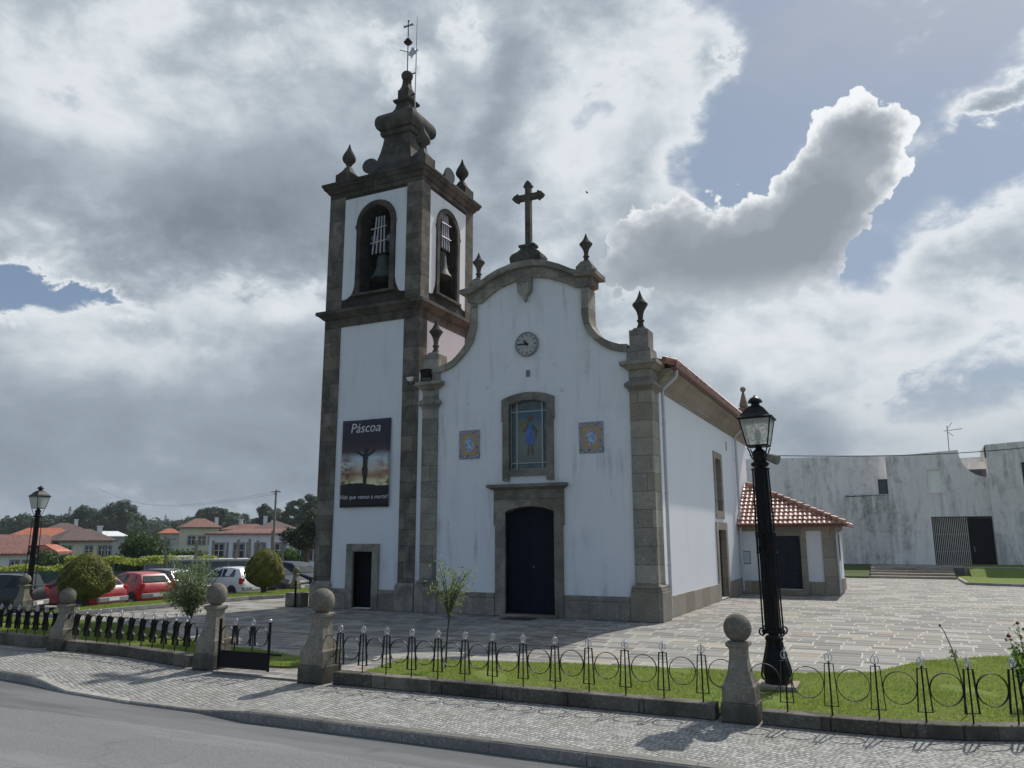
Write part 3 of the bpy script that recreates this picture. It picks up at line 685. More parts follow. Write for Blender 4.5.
# keystone pendant under the arch
part(MB().prism([(-4.68, 11.24), (-4.66, 10.78), (-4.58, 10.66), (-4.47, 10.60), (-4.44, 10.50), (-4.40, 10.40), (-4.36, 10.50), (-4.33, 10.60), (-4.22, 10.68), (-4.15, 10.80), (-4.14, 11.25)], [], FRONT, -.16, .03), 'keystone', 'granite_plain', bevel=.012)
# pedestals and spear finials
def spear(cx, cy, z0, h, r):
    prof = [(.62, 0), (.56, .03), (.40, .09), (.34, .15), (.36, .18), (.48, .195), (.50, .22), (.38, .24), (.33, .28), (.37, .36), (.50, .46), (.78, .56), (.97, .61), (1.0, .63), (.96, .65), (.70, .70), (.46, .77), (.28, .85), (.14, .93), (.03, 1.0)]
    return MB().lathe(cx, cy, [(a*r, z0+b*h) for a, b in prof], 10)
def block(name, x0, x1, y0, y1, levels, mt='granite'):
    q = MB(); cx, cy = (x0+x1)/2, (y0+y1)/2
    for (z0, z1, e0, e1) in levels: q.frustum(x0-e0, x1+e0, y0-e0, y1+e0, z0, x0-e1, x1+e1, y0-e1, y1+e1, z1)
    return part(q, name, mt, bevel=.012)
for x0, x1 in ((-.78, -.16), (-8.46, -7.86)):
    pd = block('pedestal', x0, x1, .0, .62, [(7.972, 8.35, .09, .07), (8.352, 8.98, 0, 0), (8.982, 9.07, -.07, -.12)])
    part(spear((x0+x1)/2, .31, 9.06, 1.30, .26), 'finial', 'granite_dark_plain', pd, smooth=50)
for x0, x1 in ((-2.56, -1.98), (-6.66, -6.12)):
    pd = block('pedestal', x0, x1, .0, .55, [(11.19, 11.42, .0, .0), (11.422, 11.62, -.02, -.14)])
    part(spear((x0+x1)/2, .27, 11.58, 1.06, .23), 'finial', 'granite_dark_plain', pd, smooth=50)
# stone cross on its bell-shaped foot
ft = MB().sqloft(-4.36, .15, [(.55, 11.80), (.58, 11.95), (.575, 12.06), (.51, 12.16), (.36, 12.26), (.26, 12.36), (.25, 12.40), (.31, 12.43), (.31, 12.52)], hy=.6)
part(ft, 'cross_foot', 'granite_dark_plain', bevel=.015)
def trefoil(cx, cz, dx, dz):
    # spear-shaped arm end
    px, pz = -dz, dx
    return [(cx+px*.10, cz+pz*.10), (cx+dx*.02+px*.18, cz+dz*.02+pz*.18), (cx+dx*.10+px*.13, cz+dz*.10+pz*.13), (cx+dx*.17+px*.10, cz+dz*.17+pz*.10), (cx+dx*.26, cz+dz*.26),
            (cx+dx*.17-px*.10, cz+dz*.17-pz*.10), (cx+dx*.10-px*.13, cz+dz*.10-pz*.13), (cx+dx*.02-px*.18, cz+dz*.02-pz*.18), (cx-px*.10, cz-pz*.10)]
cz, cxx = 14.33, -4.35
poly = [(cxx+.10, 12.50), (cxx+.10, cz-.10)] + list(reversed(trefoil(cxx+.36, cz, 1, 0))) + [(cxx+.10, cz+.10)] + list(reversed(trefoil(cxx, cz+.36, 0, 1))) + [(cxx-.10, cz+.10)] + list(reversed(trefoil(cxx-.36, cz, -1, 0))) + [(cxx-.10, cz-.10), (cxx-.10, 12.50)]
part(MB().prism(poly, [], FRONT, .06, .26), 'cross', 'granite_dark_plain', bevel=.02)
# main door
so = [(-3.15, 0), (-3.15, 2.85), (-3.10, 2.86), (-3.10, 4.03), (-5.60, 4.03), (-5.60, 2.86), (-5.55, 2.85), (-5.55, 0), (-5.19, 0)] + list(reversed(seg_arch(-5.19, -3.44, 3.30, 3.47))) + [(-3.44, 0)]
part(MB().prism(so, [], FRONT, -.06, .36), 'door_surround', 'granite_plain', bevel=.012)
cn = MB(); cn.frustum(-5.64, -3.08, -.08, .03, 4.032, -5.76, -2.98, -.20, .03, 4.09); cn.box(-5.80, -2.95, -.24, .03, 4.092, 4.20)
part(cn, 'door_cornice', 'granite_plain', bevel=.012)
ds = MB().box(-5.3, -3.34, -.22, .35, 0, .062); part(ds, 'door_sill', 'granite_plain', bevel=.01)
dr = MB().prism([(-3.45, .06)] + seg_arch(-5.18, -3.45, 3.29, 3.46) + [(-5.18, .06)], [], FRONT, .26, .33); door = part(dr, 'door', 'door_blue')
for x0, x1 in ((-5.15, -4.335), (-4.305, -3.48)):
    lf = MB(); xm = (x0+x1)/2
    for a, b in ((x0+.06, xm-.03), (xm+.03, x1-.06)):
        for z0, z1 in ((.22, .86), (.98, 1.62), (1.76, 2.75), (2.86, 3.22)): lf.frustum(a, b, .235, .26, z0, a, b, .235, .26, z1)
    part(lf, 'door_panel', 'door_blue', door, bevel=.012)
hd = MB().sphere((-4.27, .21, 1.55), .03); part(hd, 'handle', 'steel', door)
# window over the door
wo_ = [(-3.44, 4.32), (-3.44, 6.30), (-3.40, 6.31), (-3.40, 7.06)] + seg_arch(-5.32, -3.40, 7.06, 7.26) + [(-5.32, 6.31), (-5.28, 6.30), (-5.28, 4.32), (-5.04, 4.32), (-5.04, 4.47), (-3.68, 4.47), (-3.68, 4.32)]
wi_ = WIN
wins = part(MB().prism(wo_, [wi_], FRONT, -.05, .22), 'window_surround', 'granite_plain', bevel=.012)
win = MB(); win.prism([(-3.66, 4.67)] + seg_arch(-5.06, -3.66, 6.86, 7.0) + [(-5.06, 4.67)], [], FRONT, .16, .19)
window = part(win, 'window', 'glass_teal')
part(MB().box(-4.78, -3.91, .140, .158, 4.93, 6.62), 'glass_panel', 'glass_scene', window)
bars = MB()
for x in (-4.81, -3.88): bars.box(x-.022, x+.022, .115, .15, 4.69, 6.93)
for z in (4.90, 6.63): bars.box(-5.04, -3.68, .117, .148, z-.018, z+.018)
for x in (-5.035, -3.685): bars.box(x-.015, x+.015, .12, .15, 4.69, 6.86)
bars.box(-5.04, -3.68, .12, .15, 4.68, 4.71)
part(bars, 'glazing_bars', 'lead', window)
fg = lambda pts, d=.134: MB().prism(pts, [], FRONT, d, .142)
part(fg([(-4.50, 5.52), (-4.16, 5.52), (-4.19, 5.85), (-4.23, 6.12), (-4.27, 6.23), (-4.38, 6.23), (-4.43, 6.12), (-4.47, 5.85)]), 'glass_robe', 'glass_blue', window)
part(fg([(-4.62, 5.98), (-4.45, 6.22), (-4.40, 6.25), (-4.42, 6.10), (-4.54, 5.93)]).prism([(-4.23, 6.20), (-4.06, 5.98), (-4.10, 5.72), (-4.15, 5.70), (-4.16, 5.95), (-4.25, 6.05)], [], FRONT, .134, .142), 'glass_sleeve', 'glass_brown', window)
part(fg([(-4.40, 6.28), (-4.24, 6.28), (-4.22, 6.42), (-4.27, 6.50), (-4.37, 6.50), (-4.42, 6.42)]).prism([(-4.44, 5.20), (-4.36, 5.20), (-4.35, 5.52), (-4.41, 5.52)], [], FRONT, .134, .142).prism([(-4.28, 5.20), (-4.20, 5.20), (-4.24, 5.52), (-4.30, 5.52)], [], FRONT, .134, .142).prism([(-4.50, 5.15), (-4.36, 5.15), (-4.36, 5.195), (-4.44, 5.195)], [], FRONT, .134, .142).prism([(-4.28, 5.15), (-4.14, 5.15), (-4.20, 5.195), (-4.28, 5.195)], [], FRONT, .134, .142), 'glass_figure', 'glass_brown', window)
part(fg([(-4.74, 5.95), (-4.46, 5.95), (-4.48, 6.30), (-4.62, 6.42), (-4.74, 6.35)], .1355), 'glass_foliage', 'glass_olive', window)
part(MB().prism([(-4.42, 7.80), (-4.28, 7.80), (-4.28, 8.02), (-4.42, 8.02)], [], FRONT, .0, .04), 'wall_fitting', 'steel', bevel=.01)

# --- nave
n0 = -.15
SDOOR = [(9.35, .06), (10.95, .06), (10.95, 2.79), (9.35, 2.79)]
SWIN = [(9.42, 3.55), (10.55, 3.55), (10.55, 5.75), (9.42, 5.75)]
part(MB().prism([(.55, 0), (17.5, 0), (17.5, 7.72), (.55, 7.72)], [SDOOR, SWIN], SIDE, n0, n0-.7), 'nave_wall', 'plaster_side')
part(MB().box(-8.3, -7.8, .6, 17.5, 0, 7.72).box(-8.3, n0-.7, 17.0, 17.5, 0, 7.72).prism([(-8.2, 7.72), (-.8, 7.72), (-4.4, 9.3)], [], FRONT, 17.1, 17.4), 'nave_wall', 'plaster_side')
for y0, y1 in ((.9, 9.0), (11.3, 14.2)): part(MB().box(n0, n0+.055, y0, y1, 0, .66), 'plinth', 'granite_side', bevel=.008)
cs = MB().prism([(n0, 7.10), (n0+.06, 7.12), (n0+.08, 7.30), (n0+.20, 7.42), (n0+.32, 7.58), (n0+.53, 7.70), (n0+.53, 7.78), (n0, 7.78)], [], lambda a, b, d: (a, d, b), .72, 17.6)
part(cs, 'eaves_cornice', 'granite_side')
gt = MB().prism([(.385, 7.785), (.40, 7.76), (.52, 7.76), (.545, 7.80), (.56, 7.93), (.54, 7.93), (.53, 7.80), (.40, 7.80)], [], FRONT, .62, 17.6)
part(gt, 'gutter', 'gutter')
fs = MB().sphere((.33, .80, 8.12), .07).lathe(.33, .80, [(.11, 7.86), (.06, 7.95), (.045, 8.02), (.09, 8.04), (.09, 8.08)], 10); part(fs, 'roof_ornament', 'tiles', smooth=40)
ob = MB().sqloft(.15, 16.0, [(.26, 7.9), (.26, 8.75), (.15, 8.80), (.20, 8.86), (.045, 9.58)]).sphere((.15, 16.0, 9.72), .14); part(ob, 'finial', 'granite_plain', smooth=40)
rf = MB()
for sgn in (1, -1):
    ux = .52 if sgn > 0 else -8.9
    rf.prism([(ux, 7.94), (-4.4, 9.55), (-4.4, 9.42), (ux, 7.82)], [], FRONT, .62, 17.7)
roofn = part(rf, 'roof', 'tiles')
cv = MB()          # cover-tile noses along the eave
y = .7
while y < 17.6:
    cv.tube([(.57, y, 7.97), (.1, y, 8.13)], .075, 7); y += .22
part(cv, 'eave_tiles', 'tiles', roofn, smooth=60)
def downpipe(y, top=7.74):
    q = MB().tube([(.46, y, top), (.46, y, top-.12), (.42, y, top-.22), (.06, y, top-.52), (-.02, y, top-.62), (-.02, y, .12)], .055, 10)
    for z in (1.6, 3.8, 6.0): q.lathe(-.02, y, [(.075, z), (.075, z+.05)], 10)
    return q
part(downpipe(.98), 'downpipe', 'pipe', smooth=50); part(downpipe(14.0), 'downpipe', 'pipe', smooth=50)
# side door and window
part(MB().prism([(9.0, 0), (11.3, 0), (11.3, 3.10), (9.0, 3.10)], [[(9.36, .0), (10.94, .0), (10.94, 2.78), (9.36, 2.78)]], SIDE, n0+.05, -.45).box(-.47, n0+.05, 9.37, 10.93, .0, .05), 'door_surround', 'granite_side', bevel=.01)
d2 = part(MB().box(-.40, -.34, 9.37, 10.93, .052, 2.78), 'door', 'door_dark'); part(MB().box(-.335, -.315, 9.5, 10.1, .3, 2.5).box(-.335, -.315, 10.2, 10.8, .3, 2.5), 'door_panel', 'door_dark', d2, bevel=.01)
part(MB().prism([(9.15, 3.25), (10.85, 3.25), (10.85, 6.0), (9.15, 6.0)], [[(9.44, 3.56), (10.53, 3.56), (10.53, 5.73), (9.44, 5.73)]], SIDE, n0+.05, -.36), 'window_surround', 'granite_side', bevel=.01)
w2 = part(MB().box(-.34, -.31, 9.43, 10.54, 3.55, 5.74), 'window', 'windowglass'); part(MB().box(-.30, -.27, 9.96, 10.01, 3.57, 5.72).box(-.30, -.272, 9.45, 10.52, 4.6, 4.65), 'glazing_bars', 'steel', w2)
part(MB().box(n0, n0+.03, 12.2, 12.26, 6.3, 6.7), 'wall_fitting', 'steel')

# --- bell tower
TX0, TX1, TY0, TY1 = -13.05, -8.69, 0.0, 4.05
TD = [(-10.44, .05), (-10.44, 2.0), (-11.28, 2.0), (-11.28, .05)]
part(MB().prism([(-12.6, 0), (-9.1, 0), (-9.1, 10.6), (-12.6, 10.6)], [TD], FRONT, .05, .7), 'tower_wall', 'plaster_tower')
part(MB().box(-9.3, -8.73, .5, 3.6, 0, 10.6), 'tower_wall', 'plaster_side')
part(MB().box(-13.0, -12.4, .4, 3.6, 0, 10.6).box(-12.5, -9.3, 3.45, 4.0, 0, 10.6), 'tower_wall', 'plaster_tower')
for (x0, x1) in ((TX0, -12.29), (-9.38, TX1)):
    for (y0, y1) in ((-.0, .55), (3.5, TY1)):
        part(MB().box(x0, x1, y0, y1, .94, 10.47), 'quoin', 'granite_dark', bevel=.015)
        part(MB().box(x0-(.09 if x0 < -11 else .06), x1+(.06 if x0 < -11 else .02), y0-.09, y1+.08, 0, .84).frustum(x0-.07, x1+(.05 if x0 < -11 else .01), y0-.07, y1+.06, .842, x0-.01, x1+.005, y0-.01, y1+.01, .945), 'quoin_base', 'granite_plain', bevel=.015)
for x0, x1 in ((-12.25, -11.58), (-10.16, -9.46)): part(MB().box(x0, x1, -.03, .05, 0, .70), 'plinth', 'granite', bevel=.01)
part(MB().prism([(-10.17, 0), (-10.17, 2.27), (-11.57, 2.27), (-11.57, 0), (-11.28, 0), (-11.28, 2.0), (-10.44, 2.0), (-10.44, 0)], [], FRONT, -.05, .45), 'door_surround', 'granite_plain', bevel=.012)
td = part(MB().box(-11.27, -10.45, .30, .36, .03, 1.99), 'door', 'door_dark'); part(MB().box(-11.15, -10.9, .285, .302, .2, 1.85).box(-10.82, -10.57, .285, .302, .2, 1.85), 'door_panel', 'door_dark', td, bevel=.01)
part(MB().box(-11.3, -10.42, -.14, .3, 0, .035), 'door_sill', 'granite_plain')
def ring(levels, name, mt):
    q = MB()
    for (z0, z1, e0, e1) in levels: q.frustum(TX0-e0, TX1+e0, TY0-e0, TY1+e0, z0, TX0-e1, TX1+e1, TY0-e1, TY1+e1, z1)
    return part(q, name, mt, bevel=.015)
ring([(10.47, 10.80, .0, .0), (10.802, 10.98, .03, .22), (10.982, 11.12, .27, .27), (11.122, 11.20, .24, .03)], 'cornice', 'granite_dark_plain')
# belfry: stone walls, arched front and right, unseen others closed to darken inside
def arch_hole(a, b, z0, zs):
    r = (b-a)/2; c = (a+b)/2
    return [(a, z0), (b, z0)] + arc(c, zs, r, 0, 180, 14)
BZ0, BZ1 = 11.202, 15.86
hf = arch_hole(-11.45, -10.08, 11.72, 14.52); hs = arch_hole(1.30, 2.66, 11.72, 14.48)
for y0, y1, hh_ in ((.04, .6, [hf]), (3.45, 4.01, [])): part(MB().prism([(-12.6, BZ0), (-9.1, BZ0), (-9.1, BZ1), (-12.6, BZ1)], hh_, FRONT, y0, y1), 'belfry_wall', 'granite_shade_stain')
for x0, x1, hh_ in ((-8.73, -9.29, [hs]), (-13.01, -12.45, [])): part(MB().prism([(.3, BZ0), (3.8, BZ0), (3.8, BZ1), (.3, BZ1)], hh_, SIDE, x0, x1), 'belfry_wall', 'granite_shade_stain')
for (x0, x1) in ((TX0, -12.29), (-9.38, TX1)):
    for (y0, y1) in ((0, .62), (3.42, TY1)): part(MB().box(x0, x1, y0, y1, BZ0, BZ1), 'quoin', 'granite_dark', bevel=.015)
# plaster fields round the stone arches, their lower corners rounded into the flared jambs
def field(c, hw, s0, s1, zb, zt, zs, r):
    L = [(s0, zb), (s0+.16, zb+.0), (s0+.28, zb+.05), (c-hw-.13, zb+.18), (c-hw-.05, zb+.36), (c-hw, zb+.62)]
    Rr_ = [(2*c-a, b) for a, b in L]; k = s1-(2*c-s0)
    top = arc(c, zs, r, 180, 0, 16)
    Rr_ = [(s1, zb), (s1-.16, zb), (s1-.26, zb+.05), (c+hw+.13, zb+.18), (c+hw+.05, zb+.36), (c+hw, zb+.62)]
    return L + top + list(reversed(Rr_)) + [(s1, zt), (s0, zt)]
part(MB().prism(field(-10.77, .93, -12.285, -9.385, 11.56, 15.72, 14.52, .93), [], FRONT, .012, .05), 'plaster_field', 'plaster_tower')
part(MB().prism(field(1.98, .90, .625, 3.415, 11.56, 15.72, 14.48, .90), [], SIDE, -8.70, -8.74), 'plaster_field', 'plaster_side')
def surround(c, hw, zs, mapf, d0, d1, name='arch_surround'):
    o_ = [(c-hw-.22, 14.30), (c-hw-.27, 14.30), (c-hw-.27, zs+.02), (c-hw-.22, zs+.03)]
    outer = [(c-hw, 11.70), (c-hw-.20, 11.70), (c-hw-.20, zs-.16), (c-hw-.26, zs-.15), (c-hw-.26, zs)] + arc(c, zs, hw+.22, 180, 0, 16) + [(c+hw+.26, zs), (c+hw+.26, zs-.15), (c+hw+.20, zs-.16), (c+hw+.20, 11.70), (c+hw, 11.70)] + arc(c, zs, hw, 0, 180, 16)
    part(MB().prism(outer, [], mapf, d0, d1), name, 'granite_dark_plain', bevel=.01)
surround(-10.77, .69, 14.52, FRONT, -.05, .04); surround(1.98, .685, 14.48, SIDE, -8.64, -8.73)
part(MB().box(-11.75, -9.8, -.10, .5, 11.62, 11.72).box(-9.2, -8.60, 1.0, 2.96, 11.62, 11.718), 'belfry_sill', 'granite_dark_plain', bevel=.015)
part(MB().box(-12.4, -9.3, .6, 3.4, BZ0, 11.3).box(-12.4, -9.3, .6, 3.4, 15.55, BZ1), 'belfry_floor', 'granite_shade_stain')
ring([(15.862, 16.05, .0, .0), (16.052, 16.22, .04, .15), (16.222, 16.36, .19, .25), (16.362, 16.46, .27, .27), (16.462, 16.56, .24, .06)], 'cornice', 'granite_dark_plain')
# square bell-shaped spire
sx_, sy_ = -10.87, 2.02
sp = [(1.55, 16.5), (1.50, 16.72), (1.18, 17.0), (.99, 17.35), (.85, 17.75), (.74, 18.2), (.67, 18.6), (.64, 18.86), (.64, 18.93), (.74, 18.96), (.77, 19.10), (.73, 19.17), (.80, 19.19), (.88, 19.27), (.93, 19.41), (.94, 19.56), (.92, 19.72), (.85, 19.86), (.74, 19.95), (.60, 20.01), (.45, 20.12), (.35, 20.32), (.295, 20.56), (.295, 20.61), (.40, 20.63), (.42, 20.73), (.30, 20.81), (.27, 20.85), (.27, 21.22), (.22, 21.28), (.17, 21.42), (.14, 21.60), (.14, 21.70)]
spire = part(MB().sqloft(sx_, sy_, sp), 'spire', 'granite_dark_plain', smooth=28)
part(MB().lathe(sx_, sy_, [(.14, 21.66), (.20, 21.70), (.14, 21.74), (.20, 21.80), (.25, 21.92), (.255, 22.02), (.20, 22.12), (.08, 22.2), (.03, 22.24)], 14), 'spire_ball', 'granite_dark_plain', spire, smooth=50)
def flame(cx, cy, z0, h, r):
    prof = [(.95, 0), (.95, .25), (.84, .255), (.74, .29), (.42, .38), (.28, .45), (.24, .50), (.36, .515), (.36, .53), (.30, .54), (.56, .575), (.72, .625), (.74, .665), (.66, .72), (.48, .79), (.28, .86), (.15, .92), (.09, .97), (.02, 1.0)]
    q = MB().sqloft(cx, cy, [(r*a, z0+b*h) for a, b in prof[:6]]); q.lathe(cx, cy, [(r*a, z0+b*h) for a, b in prof[5:]], 14); return q
for (fx, fy) in ((-12.55, .45), (-9.0, .45), (-9.0, 3.6), (-12.55, 3.6)): part(flame(fx, fy, 16.5, 1.93, .38), 'finial', 'granite_dark_plain', smooth=40)

# --- annex with hipped tile roof
AX1, AY0, AY1 = 3.97, 14.23, 19.4
AD = [(1.34, .22), (2.50, .22), (2.50, 2.56), (1.34, 2.56)]
part(MB().prism([(n0, 0), (AX1, 0), (AX1, 2.98), (n0, 2.98)], [AD], FRONT, AY0+.04, AY0+.5), 'annex_wall', 'plaster_side')
part(MB().prism([(AY0+.5, 0), (AY1, 0), (AY1, 2.98), (AY0+.5, 2.98)], [[(16.3, 1.6), (17.0, 1.6), (17.0, 2.7), (16.3, 2.7)]], SIDE, AX1-.03, AX1-.5).box(n0, AX1-.04, AY1-.5, AY1, 0, 2.975), 'annex_wall', 'plaster_side')
for x0, x1 in ((n0, 1.0), (2.76, 3.40)): part(MB().box(x0, x1, AY0, AY0+.04, 0, .56), 'plinth', 'granite_side', bevel=.008)
part(MB().box(3.42, AX1+.02, AY0-.02, AY0+.6, 0, 2.76).box(n0, AX1+.05, AY0-.05, AY0+.3, 2.762, 2.98).box(AX1-.02, AX1+.03, AY0+.62, AY1, 0, .56).box(AX1-.03, AX1+.05, AY0+.3, AY1, 2.762, 2.98), 'annex_trim', 'granite_side', bevel=.01)
part(MB().prism([(1.0, .0), (2.76, .0), (2.76, 2.758), (1.0, 2.758)], [[(1.34, .2), (2.50, .2), (2.50, 2.55), (1.34, 2.55)]], FRONT, AY0-.02, AY0+.42).box(1.02, 2.74, AY0-.5, AY0-.022, 0, .16), 'door_surround', 'granite_side', bevel=.01)
ad = part(MB().box(1.33, 2.51, AY0+.26, AY0+.32, .21, 2.56), 'door', 'door_teal')
for a, b in ((1.38, 1.90), (1.94, 2.46)):
    q = MB()
    for z0, z1 in ((.34, .95), (1.05, 1.75), (1.85, 2.42)): q.box(a+.07, b-.07, AY0+.235, AY0+.262, z0, z1)
    part(q, 'door_panel', 'door_teal', ad, bevel=.012)
part(MB().box(AX1-.30, AX1-.26, 16.3, 17.0, 1.6, 2.7), 'window', 'windowglass')
part(MB().prism([(16.12, 1.42), (17.18, 1.42), (17.18, 2.756), (16.12, 2.756)], [[(16.3, 1.6), (17.0, 1.6), (17.0, 2.7), (16.3, 2.7)]], SIDE, AX1+.01, AX1-.2), 'window_surround', 'granite_side', bevel=.01)
mt_ = part(MB().box(-.06, .32, AY0+.015, AY0+.042, 1.30, 1.88), 'meter_box', 'stone_frame'); part(MB().box(-.02, .28, AY0+.0, AY0+.016, 1.34, 1.84), 'meter_door', 'meter', mt_, bevel=.006)
# tiled slopes: a corrugated sheet stepped at every course
def tile_slope(O, A, U, wA, lU, clip, period=.205, course=.30, N=None):
    O, A, U = Vector(O), Vector(A).normalized(), Vector(U).normalized(); Nn = A.cross(U).normalized()
    if Nn.z < 0: Nn = -Nn
    q = MB(); na = int(wA/period*10); nc = int(lU/course)+1
    for r in range(nc):
        t0, t1 = r*course, min((r+1)*course+.03, lU)
        if t0 >= lU: break
        prev = None; jit = random.uniform(-.006, .006)
        for k in range(na+1):
            s = wA*k/na; ph = s/period; tile = math.floor(ph+.5); hh = .055*abs(math.cos(PI*ph))**.7
            rj = ((tile*7919+r*104729) % 17)/17*.012
            if not clip(s, t0+.12): prev = None; continue
            p0 = O+A*s+U*t0+Nn*(hh+.045+rj+jit); p1 = O+A*s+U*t1+Nn*(hh+.006); pb_ = O+A*s+U*t0+Nn*(hh*.3)
            i = len(q.v); q.v += [tuple(pb_), tuple(p0), tuple(p1)]
            if prev is not None: q.f += [(prev, i, i+1, prev+1), (prev+1, i+1, i+2, prev+2)]
            prev = i
    return q
apex = Vector((.02, 16.35, 5.02)); e0 = Vector((-.1, 13.72, 3.04)); e1 = Vector((4.46, 13.72, 3.04)); e2 = Vector((4.46, 19.9, 3.04))
Lf = (apex-Vector((apex.x, 13.72, 3.04))).length
rfA = MB().poly([e0, e1, apex]).poly([e1, e2, Vector((.02, 17.6, 5.02)), apex]).poly([(-.1, 13.72, 3.0), (4.46, 13.72, 3.0), (4.46, 19.9, 3.0), (-.1, 19.9, 3.0)]).poly([e2, (-.1, 19.9, 3.04), (.02, 17.6, 5.02)])
aroof = part(rfA, 'annex_roof', 'gutter')
part(tile_slope(e0, (1, 0, 0), apex-Vector((apex.x, 13.72, 3.04)), 4.56, Lf, lambda s, t: s <= 4.56-(4.44)*t/Lf), 'roof_tiles', 'tiles', aroof, smooth=50, recalc=False)
U2 = Vector((.02, 16.35, 5.02))-Vector((4.46, 16.35, 3.04))
part(tile_slope(e1, (0, 1, 0), U2, 6.1, U2.length, lambda s, t: s >= 2.63*t/U2.length and s <= 6.1-2.3*t/U2.length), 'roof_tiles', 'tiles', aroof, smooth=50, recalc=False)
hp = MB(); dvec = (apex-e1)
for k in range(15):
    a = e1+dvec*(k/15)+Vector((0, 0, .09)); b = e1+dvec*((k+1.12)/15)+Vector((0, 0, .055)); hp.tube([a, b], [.115, .085], 9)
part(hp, 'hip_tiles', 'tiles', aroof, smooth=50)
part(MB().tube([(-.05, 13.70, 2.99), (4.44, 13.70, 2.99)], .045, 8).tube([(4.50, 13.70, 2.99), (4.50, 19.9, 2.99)], .045, 8), 'gutter', 'gutter', smooth=50)
part(MB().tube([(4.40, 13.72, 2.95), (4.38, 13.74, 2.82), (4.05, 14.12, 2.62), (4.04, 14.15, 2.5), (4.04, 14.15, .1)], .045, 8), 'downpipe', 'pipe', smooth=50)
# ------------------------------------------------------------------ things fixed to the church
# clock
clk = thing('wall_clock', 'round pale stone clock with black hands on the white gable below the cross', 'clock', (-4.37, 0, 8.92))
cf_ = lambda r, n=36: [(-4.37+r*math.cos(2*PI*k/n), 8.92+r*math.sin(2*PI*k/n)) for k in range(n)]
MB().prism(cf_(.40), [], FRONT, -.03, .05).build('clock_face', M['clockface'], clk)
MB().prism(cf_(.425), [list(reversed(cf_(.375)))], FRONT, -.05, .045).build('clock_rim', M['stone_frame'], clk, bevel=.006)
tk = MB()
for k in range(12):
    a = 2*PI*k/12; c, s = math.sin(a), math.cos(a); w_ = .030 if k % 3 == 0 else .022; r0, r1 = .275, .345
    tk.prism([(-4.37+c*r0+s*w_/2, 8.92+s*r0-c*w_/2), (-4.37+c*r0-s*w_/2, 8.92+s*r0+c*w_/2), (-4.37+c*r1-s*w_/2, 8.92+s*r1+c*w_/2), (-4.37+c*r1+s*w_/2, 8.92+s*r1-c*w_/2)], [], FRONT, -.038, -.028)
tk.build('hour_marks', M['door_dark'], clk)
def hand(ang, L, w_, y0, name):
    c, s = math.sin(ang), math.cos(ang)
    f = lambda u, v: (-4.37+c*u+s*v, 8.92+s*u-c*v)
    MB().prism([f(-.07, -w_*.7), f(0, -w_), f(L*.7, -w_*.8), f(L, 0), f(L*.7, w_*.8), f(0, w_), f(-.07, w_*.7)], [], FRONT, y0, y0+.008).build(name, M['iron'], clk)
hand(2*PI*10.75/12, .21, .032, -.056, 'hour_hand'); hand(2*PI*45/60+.03, .35, .024, -.066, 'minute_hand')
MB().prism(cf_(.045, 16), [], FRONT, -.072, -.04).build('hub', M['iron'], clk)

# Easter banner on the tower
BX0, BZ0_, BW, BH = -11.96, 3.57, 2.15, 3.21
ban = thing('hanging_banner', 'dark printed Easter banner hanging on the white bell tower front', 'banner', (BX0, 0, BZ0_))
q = MB(); nx, nz = 22, 30
def ban_y(a, b): return -.035-.018*math.sin(3.1*a*2+b*5)*(.4+a)-.035*math.exp(-((a*1.1+b*.9-1.55)/.05)**2)*(b > .45)-.03*math.exp(-((a*1.0+b*.75-1.40)/.045)**2)*(b > .45)-.022*math.exp(-((a*1.25-b*.3-.35)/.07)**2)*(1-b)
for i in range(nx+1):
    for j in range(nz+1): q.v.append((BX0+BW*i/nx, ban_y(i/nx, j/nz)+.01, BZ0_+BH*j/nz+.02*math.sin(i/nx*PI)*(-1 if j == nz else .4 if j == 0 else 0)))
for i in range(nx):
    for j in range(nz): a = i*(nz+1)+j; q.f.append((a, a+nz+1, a+nz+2, a+1))
clo = q.build('banner_cloth', M['banner'], ban, smooth=80)
md = clo.modifiers.new('thick', 'SOLIDIFY'); md.thickness = .004
def on_cloth(me, name, mt, x, z, parent, dy=.02):
    """lay flat printed shapes (x,y mesh) onto the cloth surface"""
    me.transform(Matrix.Translation((x, z, 0)))
    for v in me.vertices:
        a, b = v.co.x, v.co.y
        v.co = (a, ban_y(min(1, max(0, a/BW)), min(1, max(0, b/BH)))-dy+.01-(.004 if v.co.z > 0 else 0), b)
    me.materials.clear(); me.materials.append(mt); o = bpy.data.objects.new(name, me); C.objects.link(o); o.parent = parent; return o
def flat_poly(polys):
    b = MB()
    for p in polys: b.prism(p, [], FLAT, .002, -.002)
    me = bpy.data.meshes.new('flat'); me.from_pydata(b.v, [], b.f)
    import bmesh
    bm = bmesh.new(); bm.from_mesh(me); bmesh.ops.triangulate(bm, faces=bm.faces); bmesh.ops.recalc_face_normals(bm, faces=bm.faces); bm.to_mesh(me); bm.free(); return me
on_cloth(text_mesh('Páscoa', .50, .002, .18), 'lettering', M['banner_text'], 1.06, 2.73, clo, .022)
on_cloth(text_mesh('Vida que vence a morte!', .215, .002, .2), 'lettering', M['banner_text'], 1.06, .30, clo, .022)
